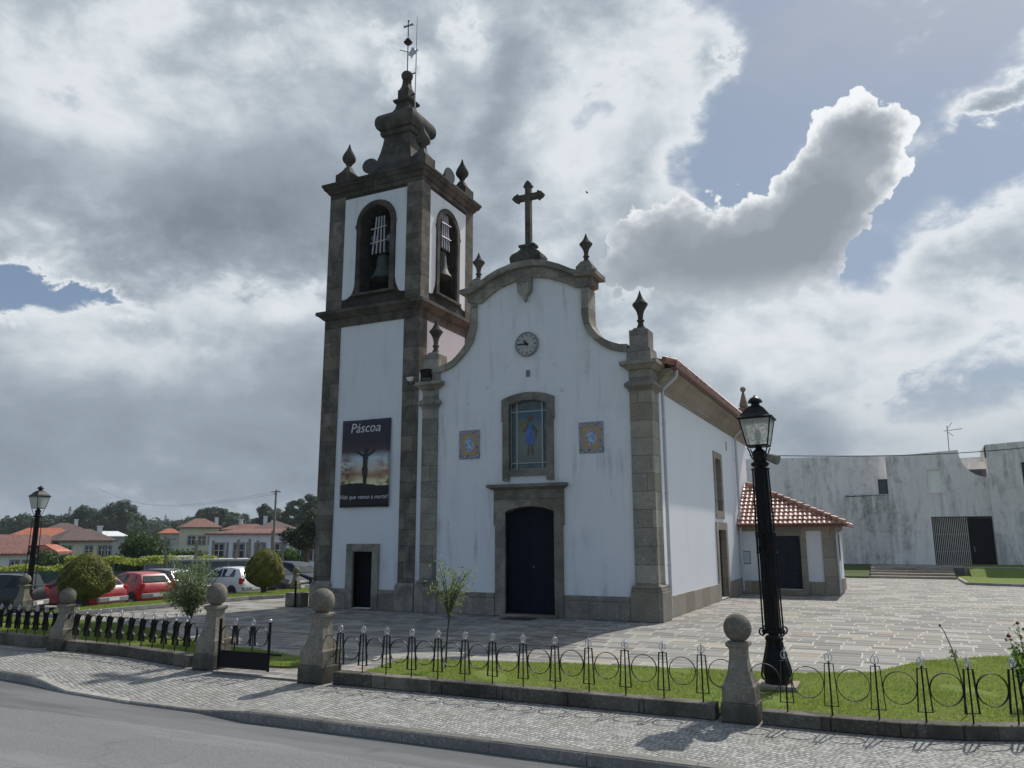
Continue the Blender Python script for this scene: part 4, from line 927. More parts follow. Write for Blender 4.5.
fig = [[(1.02, .72), (1.13, .72), (1.17, 1.10), (1.20, 1.38), (1.17, 1.45), (1.19, 1.72), (1.22, 1.83), (1.42, 1.93), (1.56, 2.02), (1.54, 2.07), (1.36, 1.99), (1.24, 1.94), (1.14, 1.93), (1.00, 1.93), (.86, 1.99), (.66, 2.06), (.64, 2.01), (.80, 1.92), (.97, 1.82), (.99, 1.70), (.98, 1.45), (.94, 1.42), (.95, 1.30), (1.00, 1.08)],
       [(1.04, 1.94), (1.16, 1.94), (1.19, 2.03), (1.15, 2.13), (1.06, 2.13), (1.02, 2.03)]]
on_cloth(flat_poly(fig), 'printed_silhouette', M['banner_dark'], 0, 0, clo, .020)

# two painted tile panels
def tile_panel(x0, x1, z0, z1, label):
    t_ = thing('tile_panel', label, 'tile panel', (x0, 0, z0), 'painted tile panels beside the window')
    MB().box(x0, x1, .012, .042, z0, z1).build('tile_border', M['tile_edge'], t_)
    w_, h_ = x1-x0, z1-z0; a, b, c_, d_ = x0+.125, x1-.125, z0+.13, z1-.13
    inn = [(( x0+x1)/2+.185*math.cos(2*PI*k/24), (z0+z1)/2+.255*math.sin(2*PI*k/24)) for k in range(24)]
    MB().prism([(a, c_+.06), (a+.06, c_), (b-.06, c_), (b, c_+.06), (b, d_-.06), (b-.06, d_), (a+.06, d_), (a, d_-.06)], [list(reversed(inn))], FRONT, .008, .016).build('ornate_frame', M['tile_frame'], t_)
    MB().prism(inn, [], FRONT, .009, .016).build('medallion', M['tile_blue'], t_)
    gl = MB()
    n_ = 5
    for k in range(1, 5): gl.box(x0+w_*k/5-.003, x0+w_*k/5+.003, .0065, .0085, z0+.002, z1-.002)
    for k in range(1, 6): gl.box(x0+.002, x1-.002, .0066, .0086, z0+h_*k/6-.003, z0+h_*k/6+.003)
    gl.build('tile_joints', M['stone_frame'], t_)
tile_panel(-6.98, -6.17, 5.12, 6.11, 'blue and ochre painted tile panel left of the stained glass window, towards the tower')
tile_panel(-2.56, -1.73, 5.11, 6.11, 'blue and ochre painted tile panel right of the stained glass window')

# bells with their frames
def bell(cx, cy, zb, h, r, label, along_x):
    t_ = thing('church_bell', label, 'bell', (cx, cy, zb), 'bells in the tower')
    MB().lathe(cx, cy, [(r*.96, zb), (r, zb+.03*h), (r*.95, zb+.07*h), (r*.78, zb+.17*h), (r*.64, zb+.34*h), (r*.56, zb+.56*h), (r*.52, zb+.78*h), (r*.46, zb+.90*h), (r*.30, zb+.97*h), (r*.14, zb+h)], 24).build('bell_body', M['bell'], t_, smooth=40)
    MB().sphere((cx, cy, zb+.02), .10).tube([(cx, cy, zb+.05), (cx, cy, zb+h*.6)], .025, 6).build('clapper', M['iron'], t_, smooth=40)
    zt = zb+h; u = (lambda a, b: (cx+a, cy+b)) if along_x else (lambda a, b: (cx+b, cy+a))
    yk = MB()
    a0, a1 = u(-.5, -.16), u(.5, .16); yk.box(min(a0[0], a1[0]), max(a0[0], a1[0]), min(a0[1], a1[1]), max(a0[1], a1[1]), zt+.02, zt+.32)
    cw = MB()
    for k in (-1, 1):
        lobes = [(k*.30, zt+.62), (k*.46, zt+.75)]
        for (a, z) in lobes: p = u(a, 0); cw.sphere((p[0], p[1], z), .20 if abs(a) < .4 else .15, 10, 8)
    a0, a1 = u(-.26, -.14), u(.26, .14); yk.box(min(a0[0], a1[0]), max(a0[0], a1[0]), min(a0[1], a1[1]), max(a0[1], a1[1]), zt+.32, zt+1.35)
    yk.build('headstock', M['iron'], t_, smooth=35); cw.build('counterweight', M['yoke'], t_, smooth=50)
    br = MB()
    for a in (-.30, -.14, .02, .18):
        for b in (-.30,) if along_x else (.30,):
            p = u(a*1.15, b); p2 = u(a*.75, b*.8); br.tube([(p[0], p[1], zt-.02), (p2[0], p2[1], zt+1.52)], .028, 6)
    for z in (zt+.42, zt+1.0):
        p, p2 = u(-.42, -.32 if along_x else .32), u(.30, -.32 if along_x else .32); br.tube([(p[0], p[1], z), (p2[0], p2[1], z+.05)], .026, 6)
    br.build('stay_bars', M['bellsteel'], t_, smooth=40)
    a0, a1 = u(-.70, -.05), u(.70, .05); MB().box(min(a0[0], a1[0]), max(a0[0], a1[0]), min(a0[1], a1[1]), max(a0[1], a1[1]), zt+.16, zt+.24).build('axle', M['iron'], t_)
bell(-10.72, .52, 12.32, 1.02, .50, 'dark bronze bell in the front arch of the bell tower', True)
bell(-9.02, 1.90, 12.55, 1.15, .50, 'greenish bronze bell in the side arch of the bell tower', False)

# loudspeakers on the tower cornice
def horn(x, y, z, ax, ay, label):
    t_ = thing('horn_loudspeaker', label, 'loudspeaker', (x, y, 16.5), 'loudspeakers on the tower cornice')
    d = Vector((ax, ay, .05)).normalized(); c = Vector((x, y, z))
    path = [c-d*.45, c-d*.40, c-d*.2, c-d*.05, c+d*.03, c+d*.05]
    MB().tube(path, [.10, .11, .15, .27, .33, .335], 18).build('horn', M['horn'], t_, smooth=40)
    MB().tube([(x-d.x*.3, y-d.y*.3, 16.5), tuple(c-d*.3)], .035, 8).box(x-d.x*.3-.1, x-d.x*.3+.1, y-d.y*.3-.1, y-d.y*.3+.1, 16.5, 16.54).build('bracket', M['iron'], t_)
horn(-11.2, .10, 16.98, .25, -1, 'grey horn loudspeaker on the front edge of the tower cornice')
horn(-8.80, 2.15, 16.98, 1, -.15, 'grey horn loudspeaker on the side edge of the tower cornice')
# weather vane
wv = thing('weather_vane', 'iron weather vane with small cross and bird on the tip of the bell tower', 'weather vane', (sx_, sy_, 22.2))
MB().tube([(sx_, sy_, 22.2), (sx_, sy_, 24.25)], .025, 8).build('rod', M['steel'], wv)
MB().box(sx_-.03, sx_+.03, sy_-.015, sy_+.015, 24.2, 24.62).box(sx_-.2, sx_+.2, sy_-.014, sy_+.014, 24.38, 24.45).sphere((sx_-.2, sy_, 24.415), .05, 8, 6).sphere((sx_+.2, sy_, 24.415), .05, 8, 6).sphere((sx_, sy_, 24.64), .05, 8, 6).build('small_cross', M['steel'], wv)
MB().sphere((sx_, sy_, 23.66), .13, 12, 8).lathe(sx_, sy_, [(.08, 23.48), (.20, 23.60), (.08, 23.64)], 8).build('ball', M['rubber'], wv, smooth=50)
MB().prism([(sx_+.02, 22.98), (sx_+.14, 22.88), (sx_+.20, 22.75), (sx_+.26, 22.88), (sx_+.42, 22.95), (sx_+.55, 23.12), (sx_+.40, 23.10), (sx_+.34, 23.22), (sx_+.22, 23.30), (sx_+.14, 23.18)], [], FRONT, sy_-.012, sy_+.012).build('bird_silhouette', M['pipe'], wv)
MB().tube([(sx_+.1, sy_, 23.08), (sx_-.42, sy_, 23.36)], .018, 6).build('pointer', M['steel'], wv)
lr = thing('lightning_rod', 'tall thin lightning rod beside the weather vane on the tower', 'lightning rod', (sx_+.42, sy_, 20.7))
MB().tube([(sx_+.42, sy_, 20.0), (sx_+.45, sy_, 24.4), (sx_+.45, sy_, 24.75)], [.028, .022, .008], 8).build('rod', M['pipe'], lr, smooth=50)
MB().box(sx_+.25, sx_+.43, sy_-.02, sy_+.02, 21.0, 21.05).box(sx_+.12, sx_+.43, sy_-.02, sy_+.02, 22.0, 22.04).build('bracket', M['iron'], lr)
# floodlights above the left capital
def flood(x, y, z, label, mt, s=1.0):
    t_ = thing('floodlight', label, 'floodlight', (x, y, z), 'floodlights above the capital')
    MB().frustum(x-.16*s, x+.16*s, y-.10, y+.06, z+.12, x-.20*s, x+.20*s, y-.14, y+.08, z+.42*s).build('housing', mt, t_, bevel=.01)
    MB().box(x-.22*s, x+.22*s, y-.02, y+.02, z, z+.03).box(x-.22*s, x-.20*s, y-.02, y+.02, z, z+.25).box(x+.20*s, x+.22*s, y-.02, y+.02, z, z+.25).build('bracket', M['iron'], t_)
flood(-8.28, -.12, 7.97, 'black floodlight standing on the left pilaster capital', M['iron'])
flood(-8.80, -.30, 7.86, 'small pale floodlight left of the black one on the pilaster capital', M['white_paint'], .6)
# doormat
tag(MB().box(-4.85, -3.85, -1.15, -.5, .002, .022).build('doormat', M['rubber'], bevel=.006), 'black doormat on the paving before the navy church door', 'doormat')
# stone block beside the tower
blk = thing('stone_block', 'low squared granite block standing at the left foot of the bell tower', 'stone block', (-13.75, -.1, 0))
MB().box(-14.15, -13.42, -.20, .25, 0, .50).build('block', M['granite_post'], blk, bevel=.03)
MB().tube([(-13.62, -.26, 0), (-13.62, -.26, .95)], .04, 8).build('iron_post', M['iron'], blk)

# ------------------------------------------------------------------ boundary: low walls, ball posts, railings, gate
def wall_run(name, pts, w_, z1, label):
    q = MB(); edging(q, pts, w_, -.25, z1); return tag(q.build(name, M['wall_stone'], bevel=.015), label, 'low wall')
def offs(pts, d): return [(x, y+d) for x, y in pts]
RW = [(-2.5, -12.12), (4.0, -12.12)]
wall_run('low_wall', [(-2.5, -12.20), (3.95, -12.20)], .26, .20, 'low mossy stone wall along the lawn between the gate post and the right ball post')
RC = [(4.55, -12.20), (5.4, -12.22), (6.2, -12.19), (6.9, -12.03), (7.8, -11.66), (9.5, -10.8), (14, -8.4), (24, -2)]
wall_run('low_wall', RC, .26, .17, 'low mossy stone wall curving away to the right of the right ball post')
LW = [(-10.75, -11.36), (-8.7, -11.47), (-6.15, -11.93)]
wall_run('low_wall', LW, .26, .215, 'low mossy stone wall left of the open gate, between two ball posts')
LF = [(-40, -10.45), (-20, -11.2), (-11.4, -11.36)]
wall_run('low_wall', LF, .26, .26, 'low mossy stone wall at the far left edge')
tag(MB().box(-5.3, -3.3, -12.16, -11.96, -.2, .012).build('gate_sill', M['kerb']), kind='structure')
def ball_post(label, wide=1.0):
    t_ = thing('ball_post', label, 'stone post', (0, 0, 0), 'stone ball posts')
    MB().frustum(-.255, .255, -.255, .255, -.2, -.25, .25, -.25, .25, .26).build('foot', M['wall_stone'], t_, bevel=.02)
    sh = MB().sqloft(0, 0, [(.228, .262), (.228, .475), (.218, .495), (.205, .50), (.192, .54), (.168, .60), (.146, .68), (.130, .78), (.120, .88), (.119, .95), (.128, .985), (.156, 1.0), (.160, 1.04), (.148, 1.06)])
    sh.build('shaft', M['granite_post'], t_, smooth=25, bevel=.012)
    MB().lathe(0, 0, [(.10, 1.055), (.10, 1.08)], 16).sphere((0, 0, 1.245), .20, 28, 18).build('ball', M['granite_post'], t_, smooth=50); return t_
bp = ball_post('granite ball post with a cracked round top before the right street lamp')
bp.location = (4.27, -12.03, 0); bp.scale = (.95, .95, .965)
def more_post(x, y, s, rz, label, sx=1.0):
    c = copy_tree(bp); c.location = (x, y, 0); c.scale = (s*sx, s*sx, s); c.rotation_euler.z = rz; c['label'] = label
more_post(-2.92, -12.02, 1.08, 0, 'granite ball post on the right side of the open gate')
more_post(-5.70, -11.78, 1.10, R(4), 'granite ball post on the left side of the open gate, behind the black gate leaf', .92)
more_post(-10.82, -11.24, .93, R(3), 'pale granite ball post in front of the large golden topiary bush at left')
more_post(-20.6, -5.85, .88, R(10), 'small granite ball post beside the far left street lamp')
more_post(-19.6, 6.7, .80, R(5), 'small granite ball post between the parked cars and the bell tower')

# railing
def upright(z0, x, y, h, rz, hw, fw=.019):
    """one baluster: rod, two splayed flat straps, joining bars, silver cage on top; local to (x, y)"""
    q = MB(); s = MB(); c, sn = math.cos(rz), math.sin(rz)
    def W(a, b, z): return (x+a*c-b*sn, y+a*sn+b*c, z)
    q.tube([W(0, 0, z0-.02), W(0, 0, z0+h-.13)], .0105, 8)
    ax = (-sn, c, 0)
    for k in (-1, 1): q.band([W(k*hw*.62, 0, z0+h-.15), W(k*hw, 0, z0+.11)], fw, .010, ax)
    q.band([W(-hw*.62, 0, z0+h-.152), W(hw*.62, 0, z0+h-.152)], .019, .008, ax)
    q.tube([W(-hw, 0, z0+.115), W(hw, 0, z0+.115)], .006, 6)
    zc = z0+h-.075
    for th, tr_ in ((rz, .0058), (rz+PI/2, .0042)):
        rr = [(x+.046*math.cos(t_)*math.cos(th), y+.046*math.cos(t_)*math.sin(th), zc+.054*math.sin(t_)) for t_ in np.linspace(0, 2*PI, 19)[:-1]]
        s.tube(rr, tr_, 6, closed=True)
    s.tube([W(0, 0, z0+h-.13), W(0, 0, z0+h-.02), W(0, 0, z0+h+.02)], [.009, .008, .002], 6)
    return q, s
def railing(label, pts, wallz, h, hw, gapring=.365, first=True, last=True, fw=.019):
    t_ = thing('iron_railing', label, 'railing', (pts[0][0], pts[0][1], wallz))
    n = len(pts)
    for i, (x, y) in enumerate(pts):
        a = pts[min(i+1, n-1)]; b = pts[max(i-1, 0)]; rz = math.atan2(a[1]-b[1], a[0]-b[0])
        q, s = upright(wallz, x, y, h, rz, hw, fw)
        u_ = q.build('upright', M['iron'], t_, smooth=40); s.build('silver_finial', M['silver'], u_, smooth=60)
    segs = list(zip(pts[:-1], pts[1:]))
    if first: segs.insert(0, ((2*pts[0][0]-pts[1][0], 2*pts[0][1]-pts[1][1]), pts[0]))
    if last: segs.append((pts[-1], (2*pts[-1][0]-pts[-2][0], 2*pts[-1][1]-pts[-2][1])))
    for (a, b) in segs:
        d = Vector((b[0]-a[0], b[1]-a[1], 0)); L = d.length; d.normalize(); cx, cy = (a[0]+b[0])/2, (a[1]+b[1])/2
        rx = min(gapring/2, L/2-hw*.80); rzz = gapring/2; zc = wallz+.39
        rr = [(cx+d.x*rx*math.cos(t2), cy+d.y*rx*math.cos(t2), zc+rzz*math.sin(t2)) for t2 in np.linspace(0, 2*PI, 29)[:-1]]
        MB().band(rr, fw*.85, .008, (-d.y, d.x, 0), closed=True).build('ring', M['iron'], t_, smooth=50)
    return t_
railing('black iron railing of rings between the gate and the right street lamp', [(x, -12.07) for x in (-2.46, -1.98, -1.5, -1.0, -.5, .0, .49, 1.02, 1.55, 2.09, 2.65, 3.21, 3.76)], .20, .77, .085, .37)
railing('black iron railing of rings curving off to the right of the lamp', [(4.87, -12.08), (5.42, -12.09), (5.97, -12.07), (6.50, -11.99), (7.02, -11.84), (7.52, -11.62), (8.0, -11.38), (8.5, -11.1), (9.0, -10.85)], .17, .79, .085, .39)
railing('black iron railing left of the open gate, in front of the small olive tree', [(-10.38+.380*k, -11.28-.12*(k*.385/4.3)-.30*(k*.385/4.3)**2) for k in range(11)], .215, .72, .075, .36, fw=.026)
railing('black iron railing at the far left edge, under the left street lamp', [(-13.55+.335*k, -11.22) for k in range(8)], .26, .66, .07, .34, fw=.026)
railing('black iron railing running out of the left edge', [(-22+.335*k, -11.05-.007*k) for k in range(25)], .27, .66, .07, .34, fw=.026)

# open gate leaf
gx, gy, ga = -5.30, -12.02, R(2)
gate = thing('gate_leaf', 'black iron gate leaf with rings and a sheet panel below, by the entrance', 'gate', (gx, gy, 0), None, 0)
c_, s_ = math.cos(ga), math.sin(ga)
G_ = lambda a, z, b=0: (gx+a*c_-b*s_, gy+a*s_+b*c_, z)
MB().prism([(0, .10), (1.17, .10), (1.17, .36), (0, .36)], [], lambda a, b, d: G_(a, b, d), -.008, .008).build('sheet_panel', M['iron'], gate)
MB().tube([G_(0, .05), G_(0, .95)], .028, 8).tube([G_(1.17, .06), G_(1.17, .92)], .026, 8).tube([G_(0, .37), G_(1.17, .37)], .016, 8).tube([G_(0, .09), G_(1.17, .09)], .016, 8).tube([G_(1.17, .36), G_(1.42, .35, .05)], .018, 8).build('gate_frame', M['iron'], gate, smooth=50)
for k in range(2):
    x, y, _ = G_(.36+.42*k, 0); q, s = upright(.38, x, y, .60, ga, .06, .026)
    u_ = q.build('upright', M['iron'], gate, smooth=40); s.build('silver_finial', M['silver'], u_, smooth=60)
MB().sphere(G_(1.17, .95), .035, 10, 8).build('silver_finial', M['silver'], gate, smooth=60)
for a in (.17, .57, .98):
    rr = [G_(a+.145*math.cos(t2), .66+.17*math.sin(t2)) for t2 in np.linspace(0, 2*PI, 29)[:-1]]
    MB().band(rr, .014, .0065, (-s_, c_, 0), closed=True).build('ring', M['iron'], gate, smooth=50)

# ------------------------------------------------------------------ street lamps
def street_lamp(label):
    t_ = thing('street_lamp', label, 'street lamp', (0, 0, 0), 'black iron street lamps')
    MB().box(-.33, .33, -.33, .33, .0, .075).build('base_plate', M['granite_side'], t_, bevel=.012)
    ft = MB().lathe(0, 0, [(.21, .076), (.21, .12), (.20, .16), (.225, .24), (.215, .36), (.17, .52), (.125, .68), (.12, .74), (.15, .76), (.15, .80), (.115, .83)], 10)
    ft.build('foot', M['iron'], t_, smooth=25)
    for k in range(4):
        a = PI/4+k*PI/2; c, s = math.cos(a), math.sin(a)
        path = [(c*r_, s*r_, z) for r_, z in ((.14, .80), (.17, .66), (.235, .46), (.285, .32), (.30, .22), (.27, .15), (.225, .17), (.23, .23))]
        MB().band(path, .016, .012, (-s, c, 0)).build('scroll_strap', M['iron'], t_, smooth=50)
    MB().lathe(0, 0, [(.088, .83), (.088, 1.2), (.082, 2.2), (.076, 3.3), (.074, 3.62)], 12).build('column', M['iron'], t_, smooth=20)
    fl = MB()
    for k in range(6):
        a = 2*PI*k/6; fl.tube([(math.cos(a)*.093, math.sin(a)*.093, .85), (math.cos(a)*.079, math.sin(a)*.079, 3.6)], .018, 6)
    fl.build('fluting', M['iron'], t_, smooth=50)
    for k in range(4):
        a = PI/4+k*PI/2; c, s = math.cos(a), math.sin(a)
        MB().tube([(c*.205, s*.205, .86), (c*.19, s*.19, 2.3), (c*.165, s*.165, 3.60)], .0155, 6).build('side_rod', M['iron'], t_, smooth=50)
    for z, r_ in ((2.18, .172), (2.52, .17), (3.60, .155)):
        MB().tube([(r_*math.cos(t2), r_*math.sin(t2), z) for t2 in np.linspace(0, 2*PI, 25)[:-1]], .012, 6, closed=True).build('collar', M['iron'], t_, smooth=50)
    cl = MB()
    for k in range(8):
        a = 2*PI*k/8; cl.tube([(.165*math.cos(a+.42*math.cos(t2)), .165*math.sin(a+.42*math.cos(t2)), 2.35+.16*math.sin(t2)) for t2 in np.linspace(0, 2*PI, 13)[:-1]], .010, 5, closed=True)
    cl.build('openwork_band', M['iron'], t_, smooth=50)
    cl = MB().tube([(.185*math.cos(t2), .185*math.sin(t2), .90) for t2 in np.linspace(0, 2*PI, 25)[:-1]], .014, 6, closed=True)
    for k in range(4):
        a = PI/4+k*PI/2; c, s = math.cos(a), math.sin(a)
        cl.tube([(c*(.225+.058*math.cos(t2)), s*(.225+.058*math.cos(t2)), .90+.058*math.sin(t2)) for t2 in np.linspace(0, 2*PI, 15)[:-1]], .014, 6, closed=True)
    cl.build('scroll_collar', M['iron'], t_, smooth=50)
    hd = MB().lathe(0, 0, [(.09, 3.62), (.15, 3.66), (.16, 3.70), (.10, 3.74), (.10, 3.84), (.12, 3.90), (.06, 3.95), (.05, 4.0)], 14)
    for k in range(4):
        a = PI/4+k*PI/2; c, s = math.cos(a), math.sin(a); hd.tube([(c*.10, s*.10, 3.74), (c*.17, s*.17, 3.80), (c*.20, s*.20, 3.90), (c*.24, s*.24, 3.97)], .012, 6)
    hd.build('lamp_head', M['iron'], t_, smooth=40)
    ln = MB(); b0, b1, z0, z1 = .175, .265, 4.0, 4.47
    for sx2 in (-1, 1):
        for sy2 in (-1, 1): ln.tube([(sx2*b0, sy2*b0, z0), (sx2*b1, sy2*b1, z1)], .013, 6)
    for b, z in ((b0, z0), (b1, z1)):
        for k in range(4):
            p = [(-b, -b), (b, -b), (b, b), (-b, b)]; ln.tube([(*p[k], z), (*p[(k+1) % 4], z)], .014, 6)
    ln.box(-b0, b0, -b0, b0, z0-.012, z0-.002)
    lant = ln.build('lantern', M['iron'], t_, smooth=40)
    for k in range(4):
        p = [(-1, -1), (1, -1), (1, 1), (-1, 1)]; a, b = p[k], p[(k+1) % 4]
        MB().poly([(a[0]*b0, a[1]*b0, z0), (b[0]*b0, b[1]*b0, z0), (b[0]*b1, b[1]*b1, z1), (a[0]*b1, a[1]*b1, z1)]).build('lantern_pane', M['lantern'], lant)
    MB().sqloft(0, 0, [(.30, 4.465), (.305, 4.49), (.27, 4.51), (.21, 4.58), (.15, 4.66), (.10, 4.70), (.085, 4.71)]).lathe(0, 0, [(.075, 4.70), (.075, 4.77), (.13, 4.775), (.125, 4.80), (.09, 4.85), (.03, 4.88), (.02, 4.90), (.005, 4.91)], 16).build('lantern_roof', M['iron'], lant, smooth=30)
    MB().lathe(0, 0, [(.03, 4.0), (.03, 4.08), (.055, 4.14), (.06, 4.22), (.03, 4.28)], 10).build('bulb', M['white_paint'], lant, smooth=50)
    return t_
lamp = street_lamp('tall black iron street lamp on the lawn behind the right ball post')
lamp.location = (4.42, -9.58, .035); lamp.scale = (.97, .97, .985); lamp.rotation_euler = (0, R(-.9), 0)
l2 = copy_tree(lamp); l2.location = (-20.9, -5.5, .03); l2.scale = (.86, .86, .875); l2.rotation_euler = (0, R(.3), 0); l2['label'] = 'black iron street lamp at the far left, in front of the dark estate car'
fl_ = thing('clamp_floodlight', 'small brown floodlight clamped under the lantern of the right street lamp', 'floodlight', (4.50, -9.58, 3.7))
d_ = Vector((.9, -.35, -.35)).normalized(); c0 = Vector((4.55, -9.62, 3.76))
MB().tube([c0-d_*.10, c0+d_*.02, c0+d_*.14], [.055, .075, .085], 12).build('housing', M['timber'], fl_, smooth=40)
MB().tube([(4.42, -9.58, 3.72), tuple(c0)], .018, 6).build('bracket', M['iron'], fl_)
# ------------------------------------------------------------------ foliage
def np_mesh(name, verts, nper, mt, parent=None, loc=None):
    n = len(verts)//nper; me = bpy.data.meshes.new(name)
    me.vertices.add(len(verts)); me.vertices.foreach_set('co', np.asarray(verts, np.float32).ravel())
    me.loops.add(n*nper); me.loops.foreach_set('vertex_index', np.arange(n*nper, dtype=np.int32))
    me.polygons.add(n); me.polygons.foreach_set('loop_start', np.arange(0, n*nper, nper, dtype=np.int32)); me.polygons.foreach_set('loop_total', np.full(n, nper, np.int32))
    me.update(calc_edges=True); me.materials.append(mt)
    o = bpy.data.objects.new(name, me); C.objects.link(o)
    if parent is not None: o.parent = parent
    if loc is not None: o.location = loc
    return o
def rand_dirs(n):
    v = RNG.normal(size=(n, 3)); return v/np.linalg.norm(v, axis=1)[:, None]
def leaf_quads(P, size, aspect=.5, nrm=None, tilt=1.0):
    n = len(P); nv = rand_dirs(n)
    if nrm is not None: nv = nrm+nv*tilt; nv /= np.linalg.norm(nv, axis=1)[:, None]
    t = np.cross(nv, rand_dirs(n)); t /= np.linalg.norm(t, axis=1)[:, None]; b = np.cross(nv, t)
    s = (size*RNG.uniform(.6, 1.35, n))[:, None]
    q = np.stack([P-t*s*.5, P+b*s*aspect*.5+t*s*.05, P+t*s*.5, P-b*s*aspect*.5+t*s*.05], 1); return q.reshape(-1, 3)
def blob_points(blobs, n, shell=.55):
    """points in a set of ellipsoids (x, y, z, rx, ry, rz), denser towards the outside, lumpy"""
    vol = np.array([b[3]*b[4]*b[5] for b in blobs])**.72; pr = vol/vol.sum(); idx = RNG.choice(len(blobs), n, p=pr); B = np.array(blobs)[idx]
    d = rand_dirs(n); r = RNG.uniform(shell**3, 1, n)**(1/3)
    return B[:, :3]+d*B[:, 3:6]*r[:, None]*RNG.uniform(.82, 1.08, n)[:, None], d
def crown_blobs(cx, cy, z0, z1, rad, n, squash=.75, top=1.0):
    out = []
    for k in range(n):
        f = (k+.5)/n; z = z0+(z1-z0)*f; prof = math.sin(PI*min(1, .18+.74*f))**.7
        a = random.uniform(0, 2*PI); rr = rad*prof*random.uniform(.25, .8); s = rad*random.uniform(.28, .52)*(.6+.5*prof)
        out.append((cx+rr*math.cos(a), cy+rr*math.sin(a), z, s, s, s*squash))
    return out
def branchy(mb, base, tips, r0):
    b = Vector(base)
    for t in tips:
        t = Vector(t); m = b.lerp(t, .5)+Vector((random.uniform(-.1, .1), random.uniform(-.1, .1), .12))*((t-b).length)*.4
        mb.tube([b, m, t], [r0, r0*.6, r0*.15], 6)
def tree(name, label, cat, x, y, z, h, rad, mt, nleaf, lsize, nblob=10, trunk=.3, group=None, squash=.75, base=.25, tr=None, lean=0.0):
    t_ = thing(name, label, cat, (0, 0, 0), group)
    bl = crown_blobs(lean*h, 0, h*base+rad*.2, h-rad*.25, rad, nblob, squash); P, d = blob_points(bl, nleaf, .35)
    np_mesh('crown', leaf_quads(P, lsize, .6, d, .9), 4, mt, t_)
    q = MB(); tr = tr or max(.06, h*.022); q.tube([(0, 0, -.3), (lean*h*.4, 0, h*.3), (lean*h, 0, h*.72)], [tr*1.25, tr*.85, tr*.3], 8)
    branchy(q, (lean*h*.5, 0, h*.35), [(b[0], b[1], b[2]) for b in bl[::2]], tr*.55); q.build('trunk', M['bark'], t_, smooth=60)
    t_.location = (x, y, z); return t_

# topiary by the car park
def topiary(x, y, z, h, rad, label, seed):
    t_ = thing('topiary_bush', label, 'bush', (0, 0, 0), 'clipped golden conifers')
    n = 26000; d = rand_dirs(n); th = np.arccos(np.clip(d[:, 2], -1, 1)); up_ = d[:, 2]
    # egg profile: widest low, rounded tip
    zz = RNG.uniform(0, 1, n); prof = np.where(zz < .30, np.sin(np.clip(zz/.30, 0, 1)*PI/2)**.8*.75+.25, np.cos(np.clip((zz-.30)/.70, 0, 1)*PI/2)**.56)
    a = RNG.uniform(0, 2*PI, n); lump = 1+.05*np.sin(a*5+zz*9+seed)+.04*np.sin(a*11-zz*17); r = rad*prof*lump*RNG.uniform(.86, 1.03, n)
    P = np.stack([r*np.cos(a), r*np.sin(a), h*(.17+.83*zz)], 1); nrm = np.stack([np.cos(a), np.sin(a), np.where(zz < .3, -.4, .2+zz*.9)], 1)
    np_mesh('crown', leaf_quads(P, .075, .55, nrm, .8), 4, M['topiary'], t_)
    core = MB().lathe(0, 0, [(rad*.1, h*.18)]+[(rad*.88*(math.sin(min(1, k/.30)*PI/2)**.8*.75+.22 if k < .30 else max(0, math.cos((k-.30)/.70*PI/2))**.56)+.005, h*(.18+.80*k)) for k in np.linspace(.04, 1, 16)], 20); core.build('inner_twigs', M['bark_green'], t_, smooth=60)
    MB().tube([(0, 0, -.2), (0, 0, h*.3)], [.10, .13], 8).tube([(.0, 0, .1), (.22, .1, h*.27)], .05, 6).tube([(.0, 0, .1), (-.2, -.1, h*.27)], .05, 6).build('trunk', M['bark'], t_); t_.location = (x, y, z)
M['bark_green'] = plain('dense_twigs', (.030, .030, .010), .95, 0, .3, 8)
topiary(-20.6, -3.55, -.02, 1.98, .93, 'large clipped golden conifer bush at far left, before the red cars', 1.0)
topiary(-19.4, 4.35, .02, 2.03, .84, 'clipped golden conifer bush beside the white car, nearer the bell tower', 2.7)

# small olive tree and sapling on the front lawns
def small_tree(name, label, x, y, h, spread, mt, nleaf, lsize, z0f, nstem, seed, lean=0.0, cat='tree'):
    random.seed(seed); t_ = thing(name, label, cat, (0, 0, 0)); q = MB(); P = []; bl = []
    tk = .6 if cat == 'sapling' else 1.0; q.tube([(0, 0, -.1), (lean*.3, 0, h*z0f*.6), (lean*.6, .01, h*z0f)], [.035*tk, .028*tk, .024*tk], 8)
    for k in range(nstem):
        a = 2*PI*k/nstem+random.uniform(-.5, .5); hz = h*random.uniform(z0f+.22, 1.0); rr = spread*random.uniform(.35, 1.0)*(1.15-.5*hz/h)
        tip = Vector((lean+rr*math.cos(a), rr*math.sin(a), hz)); b = Vector((lean*.6, .01, h*z0f*random.uniform(.8, 1.15))); mid = b.lerp(tip, .55)+Vector((0, 0, .08*h))
        q.tube([b, mid, tip], [.014, .009, .003], 5)
        for f in np.linspace(.25, 1.05, 9):
            p = b.lerp(mid, f*2) if f < .5 else mid.lerp(tip, f*2-1)
            for s in range(max(1, nleaf//(nstem*9))): P.append(p+Vector((random.gauss(0, 1), random.gauss(0, 1), random.gauss(0, .9)))*spread*.13)
    np_mesh('crown', leaf_quads(np.array([tuple(p) for p in P]), lsize, .32), 4, mt, t_); q.build('trunk', M['bark'], t_, smooth=60); t_.location = (x, y, .03); return t_
small_tree('olive_tree', 'small dense olive tree on the left lawn, in front of the dark hatchback', -8.85, -9.5, 1.9, .72, M['olive'], 4200, .085, .32, 26, 3, .0)
small_tree('sapling', 'thin young sapling with sparse leaves on the lawn before the church front', -1.48, -10.15, 1.95, .66, M['sapling'], 900, .072, .46, 15, 5, .10, 'sapling')
